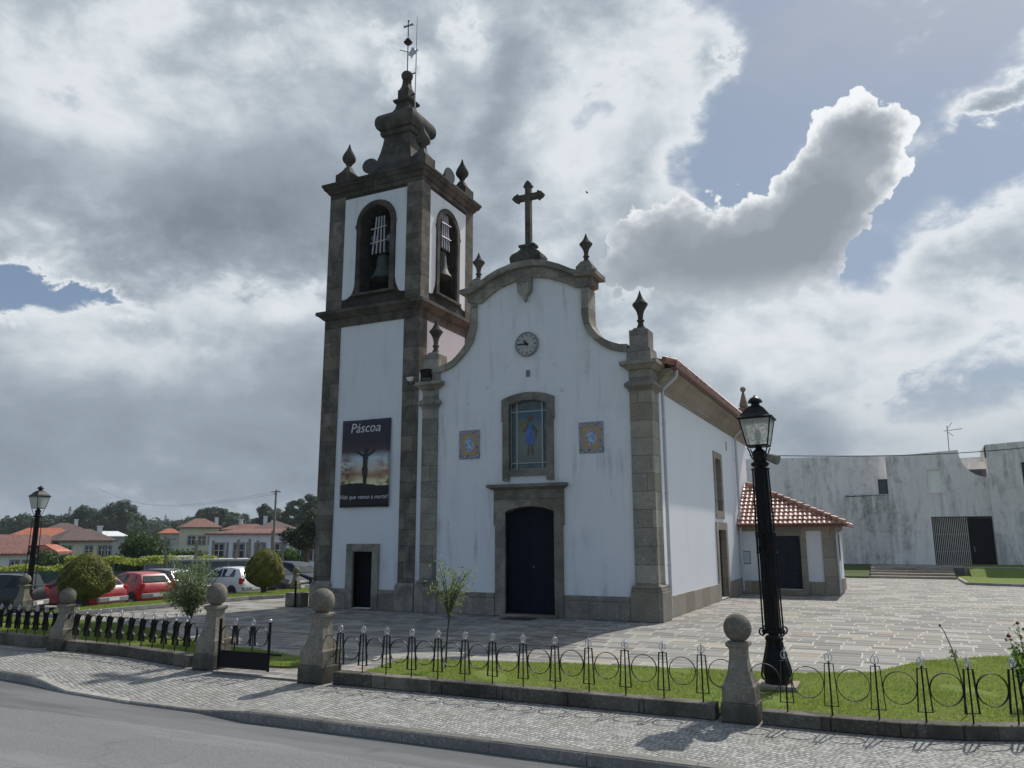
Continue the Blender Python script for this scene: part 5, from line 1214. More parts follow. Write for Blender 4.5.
# rose bush at the right edge and a bare rose cane
rb = thing('rose_bush', 'rose bush with dark red blooms at the right edge of the lawn', 'rose bush', (0, 0, 0))
q = MB(); P = []
random.seed(11)
canes = [(-.12, .05, 1.02), (.02, -.05, 1.22), (.18, .1, 1.0), (.3, -.1, .85), (-.05, .2, .8), (.12, -.15, .95)]
for cx, cy, cz2 in canes:
    q.tube([(0.1, 0, -.05), (cx*.6+.06, cy*.6, cz2*.55), (cx, cy, cz2)], [.012, .009, .005], 6)
    for k in range(75):
        f = random.uniform(.42, .97); P.append((cx*f+.1*(1-f)+random.gauss(0, .055), cy*f+random.gauss(0, .055), cz2*f+random.gauss(0, .05)))
np_mesh('foliage', leaf_quads(np.array(P), .068, .62), 4, M['brightbush'], rb); q.build('stems', M['bush_stem'], rb)
for (x, y, z, s) in ((-.13, .05, 1.05, .038), (.02, -.05, 1.26, .030), (.30, -.1, .90, .034)):
    b = MB()
    for k in range(5): a = 2*PI*k/5; b.sphere((x+.45*s*math.cos(a), y+.45*s*math.sin(a), z), s*.62, 8, 6)
    b.sphere((x, y, z+.012), s*.7, 8, 6); b.build('bloom', M['rose'], rb, smooth=60)
rb.location = (7.83, -9.6, .03); rb.scale = (.82, .82, .92)
rc = thing('rose_cane', 'bare rose cane with a withered tuft rising from the lawn near the right edge', 'rose bush', (0, 0, 0))
q = MB().tube([(0, 0, -.05), (-.03, .0, .45), (-.10, .0, .85), (-.18, 0, 1.10), (-.22, 0, 1.17)], [.013, .011, .008, .007, .004], 6).sphere((-.225, 0, 1.175), .018, 8, 6)
q.build('stems', M['bark'], rc)
P = RNG.normal(size=(60, 3))*np.array([.035, .035, .05])+np.array([-.09, 0, .78]); np_mesh('foliage', leaf_quads(P, .045, .5), 4, M['olive'], rc); rc.location = (7.03, -10.6, .03)

# lawn grass: short blades
def inside(poly, X, Y):
    r = np.zeros(len(X), bool); n = len(poly)
    for i in range(n):
        (x0, y0), (x1, y1) = poly[i], poly[(i+1) % n]
        c = ((y0 > Y) != (y1 > Y)) & (X < (x1-x0)*(Y-y0)/((y1-y0) if y1 != y0 else 1e-9)+x0); r ^= c
    return r
def blades(name, poly, n, h, z, xr=None):
    p = np.array(poly); lo, hi = p.min(0), p.max(0)
    if xr: lo[0], hi[0] = max(lo[0], xr[0]), min(hi[0], xr[1])
    X = RNG.uniform(lo[0], hi[0], n); Y = RNG.uniform(lo[1], hi[1], n); k = inside(poly, X, Y); X, Y = X[k], Y[k]; m_ = len(X)
    bare = (np.sin(X*1.3+2.0)*np.sin(Y*1.7+.6)+.35*np.sin(X*4.1+Y*3.3)) > .95
    X, Y = X[~bare], Y[~bare]; m_ = len(X)
    a = RNG.uniform(0, 2*PI, m_); w_ = RNG.uniform(.003, .006, m_)*1.5; hh = h*RNG.uniform(.5, 1.3, m_)*(1+.35*np.sin(X*2.1)*np.sin(Y*1.9)); ln = RNG.normal(0, .45, (m_, 2))*hh[:, None]
    Z = np.full(m_, z) if np.isscalar(z) else z(X, Y)
    A = np.stack([X-np.cos(a)*w_, Y-np.sin(a)*w_, Z], 1); B = np.stack([X+np.cos(a)*w_, Y+np.sin(a)*w_, Z], 1); T = np.stack([X+ln[:, 0], Y+ln[:, 1], Z+hh], 1)
    o = np_mesh(name, np.stack([A, B, T], 1).reshape(-1, 3), 3, M['grass_blade']); o['kind'] = 'stuff'; return o
blades('grass', LAWN_R, 210000, .034, .033, (-3, 10)); blades('grass', LAWN_L, 120000, .045, .033, (-20, -4))
blades('grass', [(-17.95, -7.1), (-20.8, -4.0), (-21.4, -1.0), (-21.6, 1.8), (-21.6, 9), (-17.4, 9), (-17.4, 3.2), (-17.97, 1.8)], 60000, .06, lambda X, Y: .13-.22*np.clip((-17.9-X)/3.6, 0, 1)**2)

# ------------------------------------------------------------------ cars (rear towards the churchyard); local x forward, y left
def make_car(label, paint_, L=3.85, W_=1.66, H=1.45, kind='hatch', rails=False, flip=False):
    t_ = thing('parked_car', label, 'car', (0, 0, 0), 'cars in the car park'); hw = W_/2; s = L/3.85; e = H-1.45
    if kind == 'hatch':
        S = [(1.92, .60, .36, .56, .60, .55), (1.84, .74, .24, .66, .71, .68), (1.30, .81, .20, .84, .90, .74), (.92, .83, .20, .91, .97, .74), (.28, .83, .20, .93, 1.36+e, .60), (-.2, .83, .20, .94, 1.44+e, .60), (-.9, .83, .20, .95, 1.43+e, .60), (-1.42, .82, .20, .97, 1.36+e, .58), (-1.74, .80, .22, .97, 1.01, .70), (-1.86, .78, .28, .82, .88, .70), (-1.92, .70, .36, .56, .62, .60)]
        iw, ir0, ir1, ib = 3, 4, 7, 8
    else:
        S = [(1.92, .60, .36, .56, .62, .55), (1.84, .74, .24, .72, .78, .68), (1.20, .81, .20, .90, .96, .74), (.95, .83, .20, .95, 1.01, .74), (.35, .83, .20, .97, 1.38+e, .62), (-.2, .83, .20, .98, 1.46+e, .62), (-1.1, .83, .20, .99, 1.46+e, .62), (-1.62, .82, .20, 1.0, 1.41+e, .60), (-1.80, .80, .22, 1.0, 1.04, .74), (-1.88, .78, .28, .84, .92, .70), (-1.92, .70, .36, .56, .62, .60)]
        iw, ir0, ir1, ib = 3, 4, 7, 8
    S = [(a*s, w*hw/.83, zb, zl, zt, wt*hw/.83) for a, w, zb, zl, zt, wt in S]
    q = MB(); n = 12
    for (a, w, zb, zl, zt, wt) in S:
        half = [(w*.86, zb), (w*.98, zb+.10), (w, (zb+zl)/2), (w*.965, zl), (wt, zt-.015 if zt-zl > .2 else zt-.01), (wt*.82, zt)]
        for y, z in half: q.v.append((a, y, z))
        for y, z in reversed(half): q.v.append((a, -y, z))
    for i in range(len(S)-1):
        for j in range(n): q.f.append((i*n+j, i*n+(j+1) % n, (i+1)*n+(j+1) % n, (i+1)*n+j))
    q.f.append(tuple(range(n))); q.f.append(tuple(reversed([(len(S)-1)*n+j for j in range(n)])))
    q.build('body', M[paint_], t_, smooth=32)
    def side_pt(i, f, y_s, out=.006):   # point on the cabin side between belt (f=0) and roof (f=1)
        a, w, zb, zl, zt, wt = S[i]; return (a, y_s*(w*.965+(wt-w*.965)*f+out), zl+(zt-.015-zl)*f)
    def lerp(p, r_, f): return tuple(p[k]+(r_[k]-p[k])*f for k in range(3))
    for y_s in (-1, 1):
        # two side panes
        b0, t0 = side_pt(iw, .0, y_s), side_pt(ir0, .88, y_s); b1, t1 = side_pt(ir1, .16, y_s), side_pt(ir1, .86, y_s); bm, tm = side_pt(5, .10, y_s), side_pt(5, .86, y_s)
        b0 = lerp(side_pt(iw, .25, y_s), side_pt(ir0, .13, y_s), .35); b6, t6 = side_pt(6, .12, y_s), side_pt(6, .87, y_s)
        mid_b = lerp(bm, b6, .18); mid_t = lerp(tm, t6, .18); m2b = lerp(bm, b6, .28); m2t = lerp(tm, t6, .28); eb = lerp(b6, b1, .72); et = lerp(t6, t1, .55)
        MB().poly([b0, mid_b, mid_t, t0]).build('side_window', M['carglass'], t_); MB().poly([m2b, eb, et, m2t]).build('side_window', M['carglass'], t_)
        m_ = side_pt(iw, .2, y_s, .02); MB().box(m_[0]-.35*s, m_[0]-.22*s, min(m_[1], m_[1]+y_s*.16), max(m_[1], m_[1]+y_s*.16), .93, 1.06).build('mirror', M[paint_], t_, bevel=.02)
        a, w, zb, zl, zt, wt = S[8]
        MB().box(S[9][0]-.012, S[8][0]+.10, min(y_s*w*.78, y_s*(w+.004)), max(y_s*w*.78, y_s*(w+.004)), .68, .98).build('tail_light', M['tail'], t_, bevel=.02)
        MB().box(S[1][0]-.12, S[1][0]+.03, min(y_s*.42*hw/.83, y_s*.74*hw/.83), max(y_s*.42*hw/.83, y_s*.74*hw/.83), .56, .68).build('headlight', M['lamplens'], t_, bevel=.03)
        dl = MB().box(-.03*s, -.02*s, min(y_s*(hw+.001), y_s*(hw-.05)), max(y_s*(hw+.001), y_s*(hw-.05)), .32, .90); dl.build('door_seam', M['rubber'], t_)
    def cross(i, f, j, out):             # windscreens
        (a0, w0, _, zl0, zt0, wt0), (a1, w1, _, zl1, zt1, wt1) = S[i], S[j]
        return [(a0+out, -wt0*.90, zt0+.012+f), (a0+out, wt0*.90, zt0+.012+f), (a1+out, wt1*.88, zt1-.03), (a1+out, -wt1*.88, zt1-.03)]
    MB().poly(cross(iw, .01, ir0, .018)).build('windscreen', M['carglass'], t_); MB().poly(cross(ib, .02, ir1, -.018)).build('rear_window', M['carglass'], t_)
    MB().frustum(S[10][0]-.05, S[9][0]+.05, -.76*hw/.83, .76*hw/.83, .36, S[10][0]-.05, S[9][0]+.05, -.78*hw/.83, .78*hw/.83, .56).build('rear_bumper', M['bumper'], t_, bevel=.03)
    MB().frustum(S[1][0]-.05, S[0][0]+.05, -.74*hw/.83, .74*hw/.83, .26, S[1][0]-.05, S[0][0]+.05, -.72*hw/.83, .72*hw/.83, .48).build('front_bumper', M['bumper'], t_, bevel=.03)
    MB().box(S[10][0]-.062, S[10][0]-.05, -.26, .26, .41, .52).build('number_plate', M['plate'], t_); MB().box(S[0][0]+.05, S[0][0]+.062, -.26, .26, .32, .43).build('number_plate', M['plate'], t_)
    for wx in (1.22*s, -1.20*s):
        for y_s in (-1, 1):
            ax = []
            for r_, y in ((.19, hw-.20), (.29, hw-.19), (.30, hw-.12), (.30, hw-.03), (.275, hw+.005), (.19, hw+.008)): ax.append((r_, y))
            wb = MB(); nn = 20
            for r_, y in ax:
                for k in range(nn): a = 2*PI*k/nn; wb.v.append((wx+r_*math.cos(a), y_s*y, .30+r_*math.sin(a)))
            for g in range(len(ax)-1):
                for k in range(nn): wb.f.append((g*nn+k, g*nn+(k+1) % nn, (g+1)*nn+(k+1) % nn, (g+1)*nn+k))
            wh = wb.build('wheel', M['rubber'], t_, smooth=40)
            rm = MB(); i0 = 0
            for r_, y in ((.195, hw+.006), (.17, hw-.015), (.05, hw+.0)):
                for k in range(nn): a = 2*PI*k/nn; rr2 = r_*(1 if r_ != .17 else (1 if k % 4 else .8)); rm.v.append((wx+rr2*math.cos(a), y_s*y, .30+rr2*math.sin(a)))
            for g in range(2):
                for k in range(nn): rm.f.append((g*nn+k, g*nn+(k+1) % nn, (g+1)*nn+(k+1) % nn, (g+1)*nn+k))
            rm.f.append(tuple(2*nn+k for k in range(nn))); rm.build('rim', M['rim'], wh)
            arch = MB()
            arch.v = [(wx, y_s*(hw+.003), .30)]; arch.v += [(wx+.355*math.cos(a), y_s*(hw*1.0+.003), .28+.355*math.sin(a)) for a in np.linspace(0, PI, 17)]
            arch.f = [(0, k, k+1) for k in range(1, 17)]; arch.build('wheel_arch', M['rubber'], t_)
    if rails:
        for y_s in (-1, 1): MB().tube([(S[4][0]-.1, y_s*.52*hw/.83*1.05, 1.42+e), (S[5][0], y_s*.56*hw/.83, H+.06), (S[7][0]+.2, y_s*.56*hw/.83, H+.05), (S[7][0], y_s*.54*hw/.83, H-.02)], .02, 6).build('roof_rail', M['steel'], t_)
    return t_
def park(t_, v, urear=-23.4, rz=0.0, nose_in=True, L=3.85):
    # nose_in: the rear faces +u (the churchyard)
    cx = urear-L/2; t_.location = (cx, v, -.42); t_.rotation_euler = (0, 0, (PI if nose_in else 0)+rz)
CARS = [
    ('black estate car with silver roof rails at the far left of the car park', 'car_black', 4.5, 1.75, 1.56, 'estate', True, -4.3, True, -23.5, 33),
    ('dark red hatchback half hidden behind the large golden bush', 'car_darkred', 4.25, 1.62, 1.42, 'hatch', False, -.75, True, -22.9, 6),
    ('bright red hatchback in the open between the golden bush and the olive tree', 'car_red', 3.8, 1.62, 1.45, 'hatch', False, 2.2, True, -23.2, -8),
    ('dark hatchback with a red tail light behind the olive tree', 'car_grey', 4.1, 1.70, 1.50, 'hatch', False, 4.2, True, -24.2, 8),
    ('dark car with a bright windscreen facing out, left of the white car', 'car_black', 4.0, 1.68, 1.42, 'hatch', False, 5.85, False, -24.6, 0),
    ('white hatchback left of the smaller golden bush', 'car_white', 4.0, 1.72, 1.50, 'hatch', False, 7.7, True, -22.9, -4),
    ('black car facing out, right of the smaller golden bush', 'car_black', 4.1, 1.72, 1.48, 'hatch', False, 10.55, False, -22.6, 2),
    ('dark blue estate car next to the left edge of the bell tower', 'car_navy', 4.4, 1.78, 1.62, 'estate', False, 12.9, False, -22.8, -2)]
for (lab, pnt, L, W_, H, kd, rails, v, nin, ur, rz_) in CARS: park(make_car(lab, pnt, L, W_, H, kd, rails), v, ur, R(rz_), nin, L)

# ------------------------------------------------------------------ stained concrete building
cb = thing('concrete_building', 'modern grey concrete building with black weather streaks beyond the paved yard', 'building', (8, 41, .6))
def cp(mb, name, mt, parent=None, **kw): return mb.build(name, M[mt], parent or cb, **kw)
cp(MB().prism([(-12, .5), (6.6, .5), (6.6, 8.65), (-12, 8.95)], [[(5.55, 5.62), (6.2, 5.62), (6.2, 6.85), (5.55, 6.85)]], FRONT, 42.5, 43.0), 'wall', 'concrete_light')
w_ = cp(MB().box(5.5, 6.22, 42.72, 42.75, 5.6, 6.9), 'window', 'windowglass'); cp(MB().prism([(5.55, 5.62), (6.2, 5.62), (6.2, 6.85), (5.55, 6.85)], [[(5.61, 5.68), (6.14, 5.68), (6.14, 6.79), (5.61, 6.79)]], FRONT, 42.6, 42.71), 'window_frame', 'iron', w_)
cp(MB().prism([(3.26, .5), (6.22, .5), (6.22, 5.58), (3.26, 5.50)], [], FRONT, 41.0, 42.49), 'wall', 'concrete_dark'); cp(MB().box(3.20, 6.19, 40.94, 42.48, 5.585, 5.66), 'coping', 'concrete_dark')
curve = [(12.6-1.65*math.cos(R(90*k/12)), 8.66-1.98*math.sin(R(90*k/12))) for k in range(12)]
cp(MB().prism([(6.2, .5), (8.82, .5), (8.82, 3.96), (12.6, 3.96), (12.6, 6.68)]+list(reversed(curve))+[(6.2, 8.40)], [[(8.83, 5.66), (9.70, 5.66), (9.70, 7.32), (8.83, 7.32)]], FRONT, 40.87, 41.5), 'wall', 'concrete')
cp(MB().prism([(12.6, .5), (26, .5), (26, 9.6), (12.6, 8.88)], [[(14.62, 5.88), (16.4, 5.88), (16.4, 7.58), (14.62, 7.58)]], FRONT, 40.3, 41.2).box(12.6, 12.9, 40.31, 44, 8.0, 8.8), 'wall', 'concrete')
cp(MB().prism([(10.4, 6.0), (13, 6.0), (13, 8.35), (10.4, 8.30)], [[(11.55, 6.7), (12.9, 6.7), (12.9, 7.45), (11.55, 7.45)]], FRONT, 43.6, 43.9), 'wall', 'concrete_light')
cp(MB().box(11.5, 12.95, 43.75, 43.78, 6.65, 7.5), 'window', 'windowglass')
w_ = cp(MB().box(14.6, 16.45, 40.75, 40.78, 5.85, 7.6), 'window', 'windowglass'); cp(MB().prism([(14.62, 5.88), (16.4, 5.88), (16.4, 7.58), (14.62, 7.58)], [[(14.72, 5.98), (16.3, 5.98), (16.3, 7.48), (14.72, 7.48)]], FRONT, 40.6, 40.74), 'window_frame', 'iron', w_)
w_ = cp(MB().box(8.80, 9.73, 41.02, 41.06, 5.63, 7.35), 'shuttered_window', 'shutter_pale'); cp(MB().box(8.70, 9.80, 40.80, 41.0, 5.58, 5.655), 'window_sill', 'concrete', w_)
cp(MB().box(-12, 10.3, 43.0, 58, 8.0, 8.2), 'flat_roof', 'asphaltroof')
# recessed entrance: pale barred gate on the left, dark door on the right
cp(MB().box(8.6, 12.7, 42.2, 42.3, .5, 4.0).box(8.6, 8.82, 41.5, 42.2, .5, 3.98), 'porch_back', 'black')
bg_ = cp(MB().box(8.86, 11.05, 41.28, 41.34, .62, .70).box(8.86, 11.05, 41.28, 41.34, 3.84, 3.92).box(8.86, 11.05, 41.28, 41.34, 1.5, 1.55).box(8.86, 11.05, 41.28, 41.34, 2.7, 2.75), 'barred_gate', 'timber')
q = MB()
for k in range(19): x = 8.90+k*.117; q.box(x, x+.048, 41.22, 41.275, .63, 3.91)
cp(q, 'gate_bars', 'pale_bar', bg_)
dd_ = cp(MB().box(11.10, 12.58, 41.22, 41.30, .61, 3.80), 'door', 'door_dark'); cp(MB().box(11.3, 11.36, 41.16, 41.22, 1.5, 1.9), 'handle', 'steel', dd_)
# aerial on its roof
ant = thing('roof_aerial', 'thin television aerial on the roof of the concrete building', 'aerial', (10.55, 43.3, 8.2))
MB().tube([(10.55, 43.3, 8.0), (10.60, 43.3, 10.75)], .030, 6).build('mast', M['steel'], ant)
q = MB().tube([(10.35, 43.3, 10.35), (11.55, 43.1, 10.45)], .022, 6)
for k in range(6): x = 10.5+.19*k; q.tube([(x, 43.0, 10.38+.012*k), (x+.05, 43.55, 10.38+.012*k)], .014, 5)
q.tube([(10.58, 43.3, 10.5), (10.95, 43.3, 10.95)], .02, 5).tube([(10.58, 43.3, 10.3), (10.95, 43.3, 9.95)], .02, 5); q.build('aerial_rods', M['steel'], ant)
# overhead cable from the church to the right
a = Vector((0.1, 17.2, 6.55)); b = at(1150, 46, 8.6); cb_pts = []
for k in range(25): f = k/24; p = a.lerp(b, f); p.z -= .55*math.sin(PI*f); cb_pts.append(p)
tag(MB().tube(cb_pts, .022, 5).build('overhead_cable', M['iron'], smooth=60), 'thin black overhead cable running right from the church past the concrete building', 'cable')
# a bird in flight
bd = thing('bird', 'tiny dark bird flying in the sky right of the stone cross', 'bird', (0, 0, 0))
MB().tube([(-.16, 0, 0), (-.06, 0, .02), (.08, 0, .03), (.18, 0, .04)], [.01, .05, .05, .015], 8).build('bird_body', M['iron'], bd, smooth=60)
for s_ in (-1, 1): MB().poly([(.08, 0, .05), (-.06, 0, .05), (-.10, s_*.28, .15), (-.02, s_*.42, .10), (.05, s_*.25, .14)]).build('wing', M['iron'], bd)
pb_ = CAM+(FW*FOC+RT*(587-512)-UP*(193-384))/FOC*46; bd.location = pb_; bd.scale = (.5, .5, .5)
# ------------------------------------------------------------------ houses beyond the car park
def axes(px):
    """a frame facing the viewer along the column px"""
    d = at(px, 100, 0)-at(px, 50, 0); d.z = 0; d.normalize(); return d
def house(label, px, depth, w, dp, zb, he, hr, wallm, roofm, turn=0.0, hip=.5, windows=(), chimney=None, over=.45, group=None, wz=(.9, 2.2), ww=.95, frame='stone_frame'):
    """w along the front, dp deep; he eaves height, hr ridge height (above zb); windows = fractions along the front"""
    p = at(px, depth, zb); t_ = thing('house', label, 'house', (0, 0, 0), group)
    hw = w/2
    wl = MB().box(-hw, hw, 0, dp, -1.5, he); wall = wl.build('wall', M[wallm], t_)
    q = MB(); e = over; zr = hr; zl = he-.12
    A, B, C_, D = (-hw-e, -e, zl), (hw+e, -e, zl), (hw+e, dp+e, zl), (-hw-e, dp+e, zl); i = hip*dp/2*1.0
    E_, F_ = (-hw-e+i+e, dp/2, zr), (hw+e-i-e, dp/2, zr)
    q.poly([A, B, F_, E_]).poly([B, C_, F_]).poly([C_, D, E_, F_]).poly([D, A, E_]).poly([(x, y, zl-.16) for x, y, z in (A, D, C_, B)])
    for a, b in ((A, B), (B, C_), (C_, D), (D, A)): q.poly([a, b, (b[0], b[1], b[2]-.16), (a[0], a[1], a[2]-.16)])
    roof = q.build('roof', M[roofm], t_)
    if chimney:
        fx, hh = chimney; MB().box(hw*fx-.24, hw*fx+.24, dp/2-.22, dp/2+.22, he, zr+hh).box(hw*fx-.30, hw*fx+.30, dp/2-.28, dp/2+.28, zr+hh, zr+hh+.12).build('chimney', M['white_paint'], roof)
    for f in windows:
        x = -hw+w*f; q = MB().prism([(x-ww/2-.16, wz[0]-.16), (x+ww/2+.16, wz[0]-.16), (x+ww/2+.16, wz[1]+.2), (x-ww/2-.16, wz[1]+.2)], [[(x-ww/2, wz[0]), (x+ww/2, wz[0]), (x+ww/2, wz[1]), (x-ww/2, wz[1])]], FRONT, -.05, .02)
        wf = q.build('window', M[frame], t_); MB().box(x-ww/2, x+ww/2, -.012, -.004, wz[0], wz[1]).build('pane', M['windowglass'], wf)
        MB().box(x-.03, x+.03, -.035, -.013, wz[0], wz[1]).box(x-ww/2, x+ww/2, -.036, -.013, wz[0]+(wz[1]-wz[0])*.62, wz[0]+(wz[1]-wz[0])*.62+.05).build('window_bars', M['white_paint'], wf)
    d = axes(px); rz = math.atan2(d.y, d.x)-PI/2+turn
    t_.location = p; t_.rotation_euler = (0, 0, rz); return t_
def hpx(label, px, depth, w, dp, zb, ye, yr, *args, **kw):
    """eaves and ridge given by how far above (+) the horizon they stand, in px of the photo at that distance"""
    k = depth/799; house(label, px, depth, w, dp, zb, 2.4+ye*k-zb, 2.4+yr*k-zb, *args, **kw)
hpx('long single-storey white house with stone window frames and aged red roof', 263, 82, 10.8, 7, -.35, 8.0, 12.0, 'housewhite', 'tiles_far', R(-4), .75, (.09, .27, .46, .64, .83, .95), None, wz=(.75, 2.35), ww=.85)
hpx('red roofed house rising behind the long white house, beside the utility pole', 277, 110, 5.6, 6, 0, 11, 20, 'housegrey', 'tiles_brown', R(10), .9, (.3, .7), (-.5, .5))
hpx('low orange roofed house showing above the left of the long white house', 243, 116, 6, 5, -.2, 11.5, 16.5, 'cream', 'tiles_far', R(-5), .6, (.3, .7), (-.3, .6))
hpx('cream house with red hipped roof and tall white chimney, left of the long white house', 200, 128, 5.2, 4.5, -.4, 14, 22, 'cream', 'tiles_far', R(12), .8, (.2, .5, .8), (1.0, .1), wz=(2.2, 3.4))
hpx('tiny distant house with bright orange roof', 168, 165, 3.6, 4, .6, 8, 12, 'housegrey', 'tiles_orange', 0, .6, (.4,))
hpx('yellowish house with a wide dark brown hipped roof, behind the vines at left', 84, 92, 5.6, 5, -.6, 1.5, 12, 'cream', 'tiles_brown', R(18), .7, (.15, .55, .80, .92), (.75, .25), wz=(1.3, 2.3), ww=.6)
hpx('large house with brown roof and white chimney behind the orange roofed one', 66, 128, 6.0, 6, -.2, 9.5, 18, 'housegrey', 'tiles_brown', R(14), .8, (.5,), (.55, .5))
hpx('house with a broad bright orange roof at the left', 44, 110, 8.2, 6, -.2, 4.5, 13, 'housegrey', 'tiles_orange', R(8), .7, (.3, .7))
hpx('long low house with dull red roof at the far left edge', 14, 88, 8.0, 6, -.6, -3.0, 6.5, 'housegrey', 'tiles_far', R(4), .3, (.5,))
hpx('small white annexe with red roof and dark openings at the far left edge', 6, 74, 4.4, 4, -.7, -11, -1.5, 'white_paint', 'tiles_far', R(6), .25, (.62, .84), wz=(.35, 1.2), ww=.5)
hpx('small orange gabled outbuilding among the vines', 60, 70, 1.7, 2.4, -.6, -9, -3.5, 'white_paint', 'tiles_orange', R(55), .05, over=.2)
hpx('low white flat-topped shed roof right of the brown hipped roof', 109, 112, 3.4, 4, -.4, 5.5, 9.5, 'housegrey', 'white_paint', R(10), .3)
# garden sheds with flat roofs and netting in front
def shed(label, px0, px1, depth, zb, h, roofm='asphaltroof'):
    a, b = at(px0, depth, zb), at(px1, depth, zb); d = (b-a); L = d.length; rz = math.atan2(d.y, d.x); t_ = thing('garden_shed', label, 'shed', (0, 0, 0), 'low sheds beyond the car park')
    MB().box(0, L, 0, 3, -.3, h).build('wall', M['shed'], t_); q = MB()
    n = max(2, int(L/1.1))
    for k in range(n+1): q.box(L*k/n-.05, L*k/n+.05, -.05, -.002, -.2, h)
    q.build('frame_posts', M['concrete_post'], t_); MB().box(-.25, L+.25, -.4, 3.3, h+.002, h+.16).build('flat_roof', M[roofm], t_, bevel=.02)
    t_.location = a; t_.rotation_euler = (0, 0, rz)
shed('long low shed with pale flat roof behind the dark hatchback', 174, 262, 56, -.65, 1.62); shed('darker low shed beside the leaning concrete post', 143, 172, 59, -.65, 1.75)
# green netting fence along the far side of the car park
def fence_run(label, pxs, depth, zb, h, step):
    pts = [at(px, depth, zb) for px in pxs]; t_ = thing('netting_fence', label, 'fence', tuple(pts[0]))
    for a, b in zip(pts[:-1], pts[1:]):
        d = b-a; L = d.length; n = max(1, int(L/step)); q = MB(); d.normalize(); nn = Vector((-d.y, d.x, 0))*.012
        q.prism([(0, .08), (L, .08), (L, h), (0, h)], [], lambda u, v, w: tuple(a+d*u+nn*w+Vector((0, 0, v))), -1, 1); q.build('netting', M['mesh_green'], t_)
        for k in range(n+1):
            p = a+d*(L*k/n)-nn*4; MB().tube([p-Vector((0, 0, .2)), p+Vector((0, 0, h+.18))], .035, 6).build('fence_post', M['concrete_post'], t_)
fence_run('green netting fence on thin posts behind the parked cars', [-30, 40, 110, 170, 262, 300], 50, -.6, 1.15, 2.4)
# granite trellis posts
posts = [(168, 55, 2.55, .16), (193, 56, 2.5, .0), (211, 57, 2.5, .02), (224, 60, 2.4, -.02), (230.5, 57, 2.55, -.11), (236.5, 60, 2.4, .02), (246, 60, 2.4, .03), (249.5, 57, 2.6, .06), (255, 61, 2.5, 0), (260.5, 61, 2.4, .02), (283, 58, 2.5, .08), (270, 62, 3.1, .01), (300, 60, 1.2, 0)]
for i, (px, dpt, h, lean) in enumerate(posts):
    p = at(px, dpt, -.65); q = MB(); d = axes(px); rr = Vector((d.y, -d.x, 0))
    top = Vector((0, 0, h))+rr*(-lean*h)
    t_ = thing('trellis_post', 'upright granite trellis post in the vineyard before the white house', 'post', (0, 0, 0), 'granite trellis posts')
    top = top*1.22; q.tube([(0, 0, -.3), tuple(top*.5), tuple(top)], [.12, .11, .10], 5); q.build('post', M['timber'], t_)
    if i == 0:
        t_['label'] = 'leaning trellis post with a crossarm above the parked cars'; del t_['group']
        MB().tube([tuple(top-rr*.05), tuple(top+rr*.75+Vector((0, 0, .05)))], .06, 6).build('crossarm', M['timber'], t_)
    t_.location = p
# vines on their trellis: yellow-green bands
def vine(label, px0, px1, depth, zb, z0, z1, n, seed, dens=1.0):
    r = np.random.default_rng(seed); a, b = np.array(at(px0, depth, zb)), np.array(at(px1, depth, zb)); t_ = thing('vine_trellis', label, 'vines', tuple(a), 'vine trellises')
    f = r.uniform(0, 1, n); L = np.linalg.norm(b-a); cl = .5+.5*np.sin(f*L*1.7+seed)*np.sin(f*L*.6+2*seed); keep = r.uniform(0, 1, n) < .35+.65*cl; f = f[keep]; m_ = len(f)
    P = a+(b-a)*f[:, None]; P[:, 2] = zb+r.uniform(z0, z1, m_)+.09*np.sin(f*L*2.3); nrm = np.array(axes((px0+px1)/2)); P += nrm*r.normal(0, .55, m_)[:, None]
    np_mesh('foliage', leaf_quads(P-a, .17, .85, np.tile(np.array([0, 0, 1.0]), (m_, 1)), .9), 4, M['vine'], t_)
    n2 = max(2, int(L/2.6)); q = MB()
    for k in range(n2+1): p = Vector(a)+(Vector(b)-Vector(a))*(k/n2); q.tube([p-Vector((0, 0, .3)), p+Vector((0, 0, z1))], .05, 5)
    q.build('stakes', M['timber'], t_)
vine('bright yellow-green vine row on a trellis behind the red cars', 62, 160, 54, -.6, 1.45, 1.92, 4200, 1)
vine('bright vine row at the far left behind the street lamp', -30, 66, 53, -.6, 1.0, 1.42, 3600, 2)
vine('thin vine row in front of the garden shed', 158, 216, 57, -.6, 1.55, 1.88, 700, 3)
vine('low vines before the white house', 205, 262, 66, -.55, .4, 1.35, 1300, 4)
# bushes and trees of the middle distance
def bush(label, px, depth, zb, w, h, mt, n, ls, nb=14, squash=.8, cat='bush'):
    t_ = thing('leafy_bush', label, cat, (0, 0, 0)); bl = []
    for k in range(nb):
        a = random.uniform(0, 2*PI); rr = w/2*random.uniform(0, .72)*(.9); z = h*random.uniform(.18, .80)*(1-.35*(rr/(w/2))); s = min(w, h*1.2)*random.uniform(.17, .30); bl.append((rr*math.cos(a), rr*math.sin(a), z, s, s, s*squash))
    P, d = blob_points(bl, n, .4); np_mesh('foliage', leaf_quads(P, ls, .7, d, .9), 4, M[mt], t_)
    q = MB(); branchy(q, (0, 0, -.3), [b[:3] for b in bl[:6]], .09); q.build('stems', M['bark'], t_); t_.location = at(px, depth, zb)
bush('broad dark green bush between the brown roofed house and the leaning post', 136, 64, -.7, 5.2, 4.0, 'bush', 11000, .24, 20)
bush('green shrub right of the broad dark bush, before the cream house', 183, 66, -.7, 3.9, 2.7, 'bush', 5200, .24)
bush('rounded bright green tree beside the tower and the utility pole', 288, 63, -.65, 2.9, 3.2, 'brightbush', 7500, .17, 16)
bush('dark shrubs growing below the yellowish house', 62, 60, -.7, 4.6, 2.15, 'bush', 4600, .24)
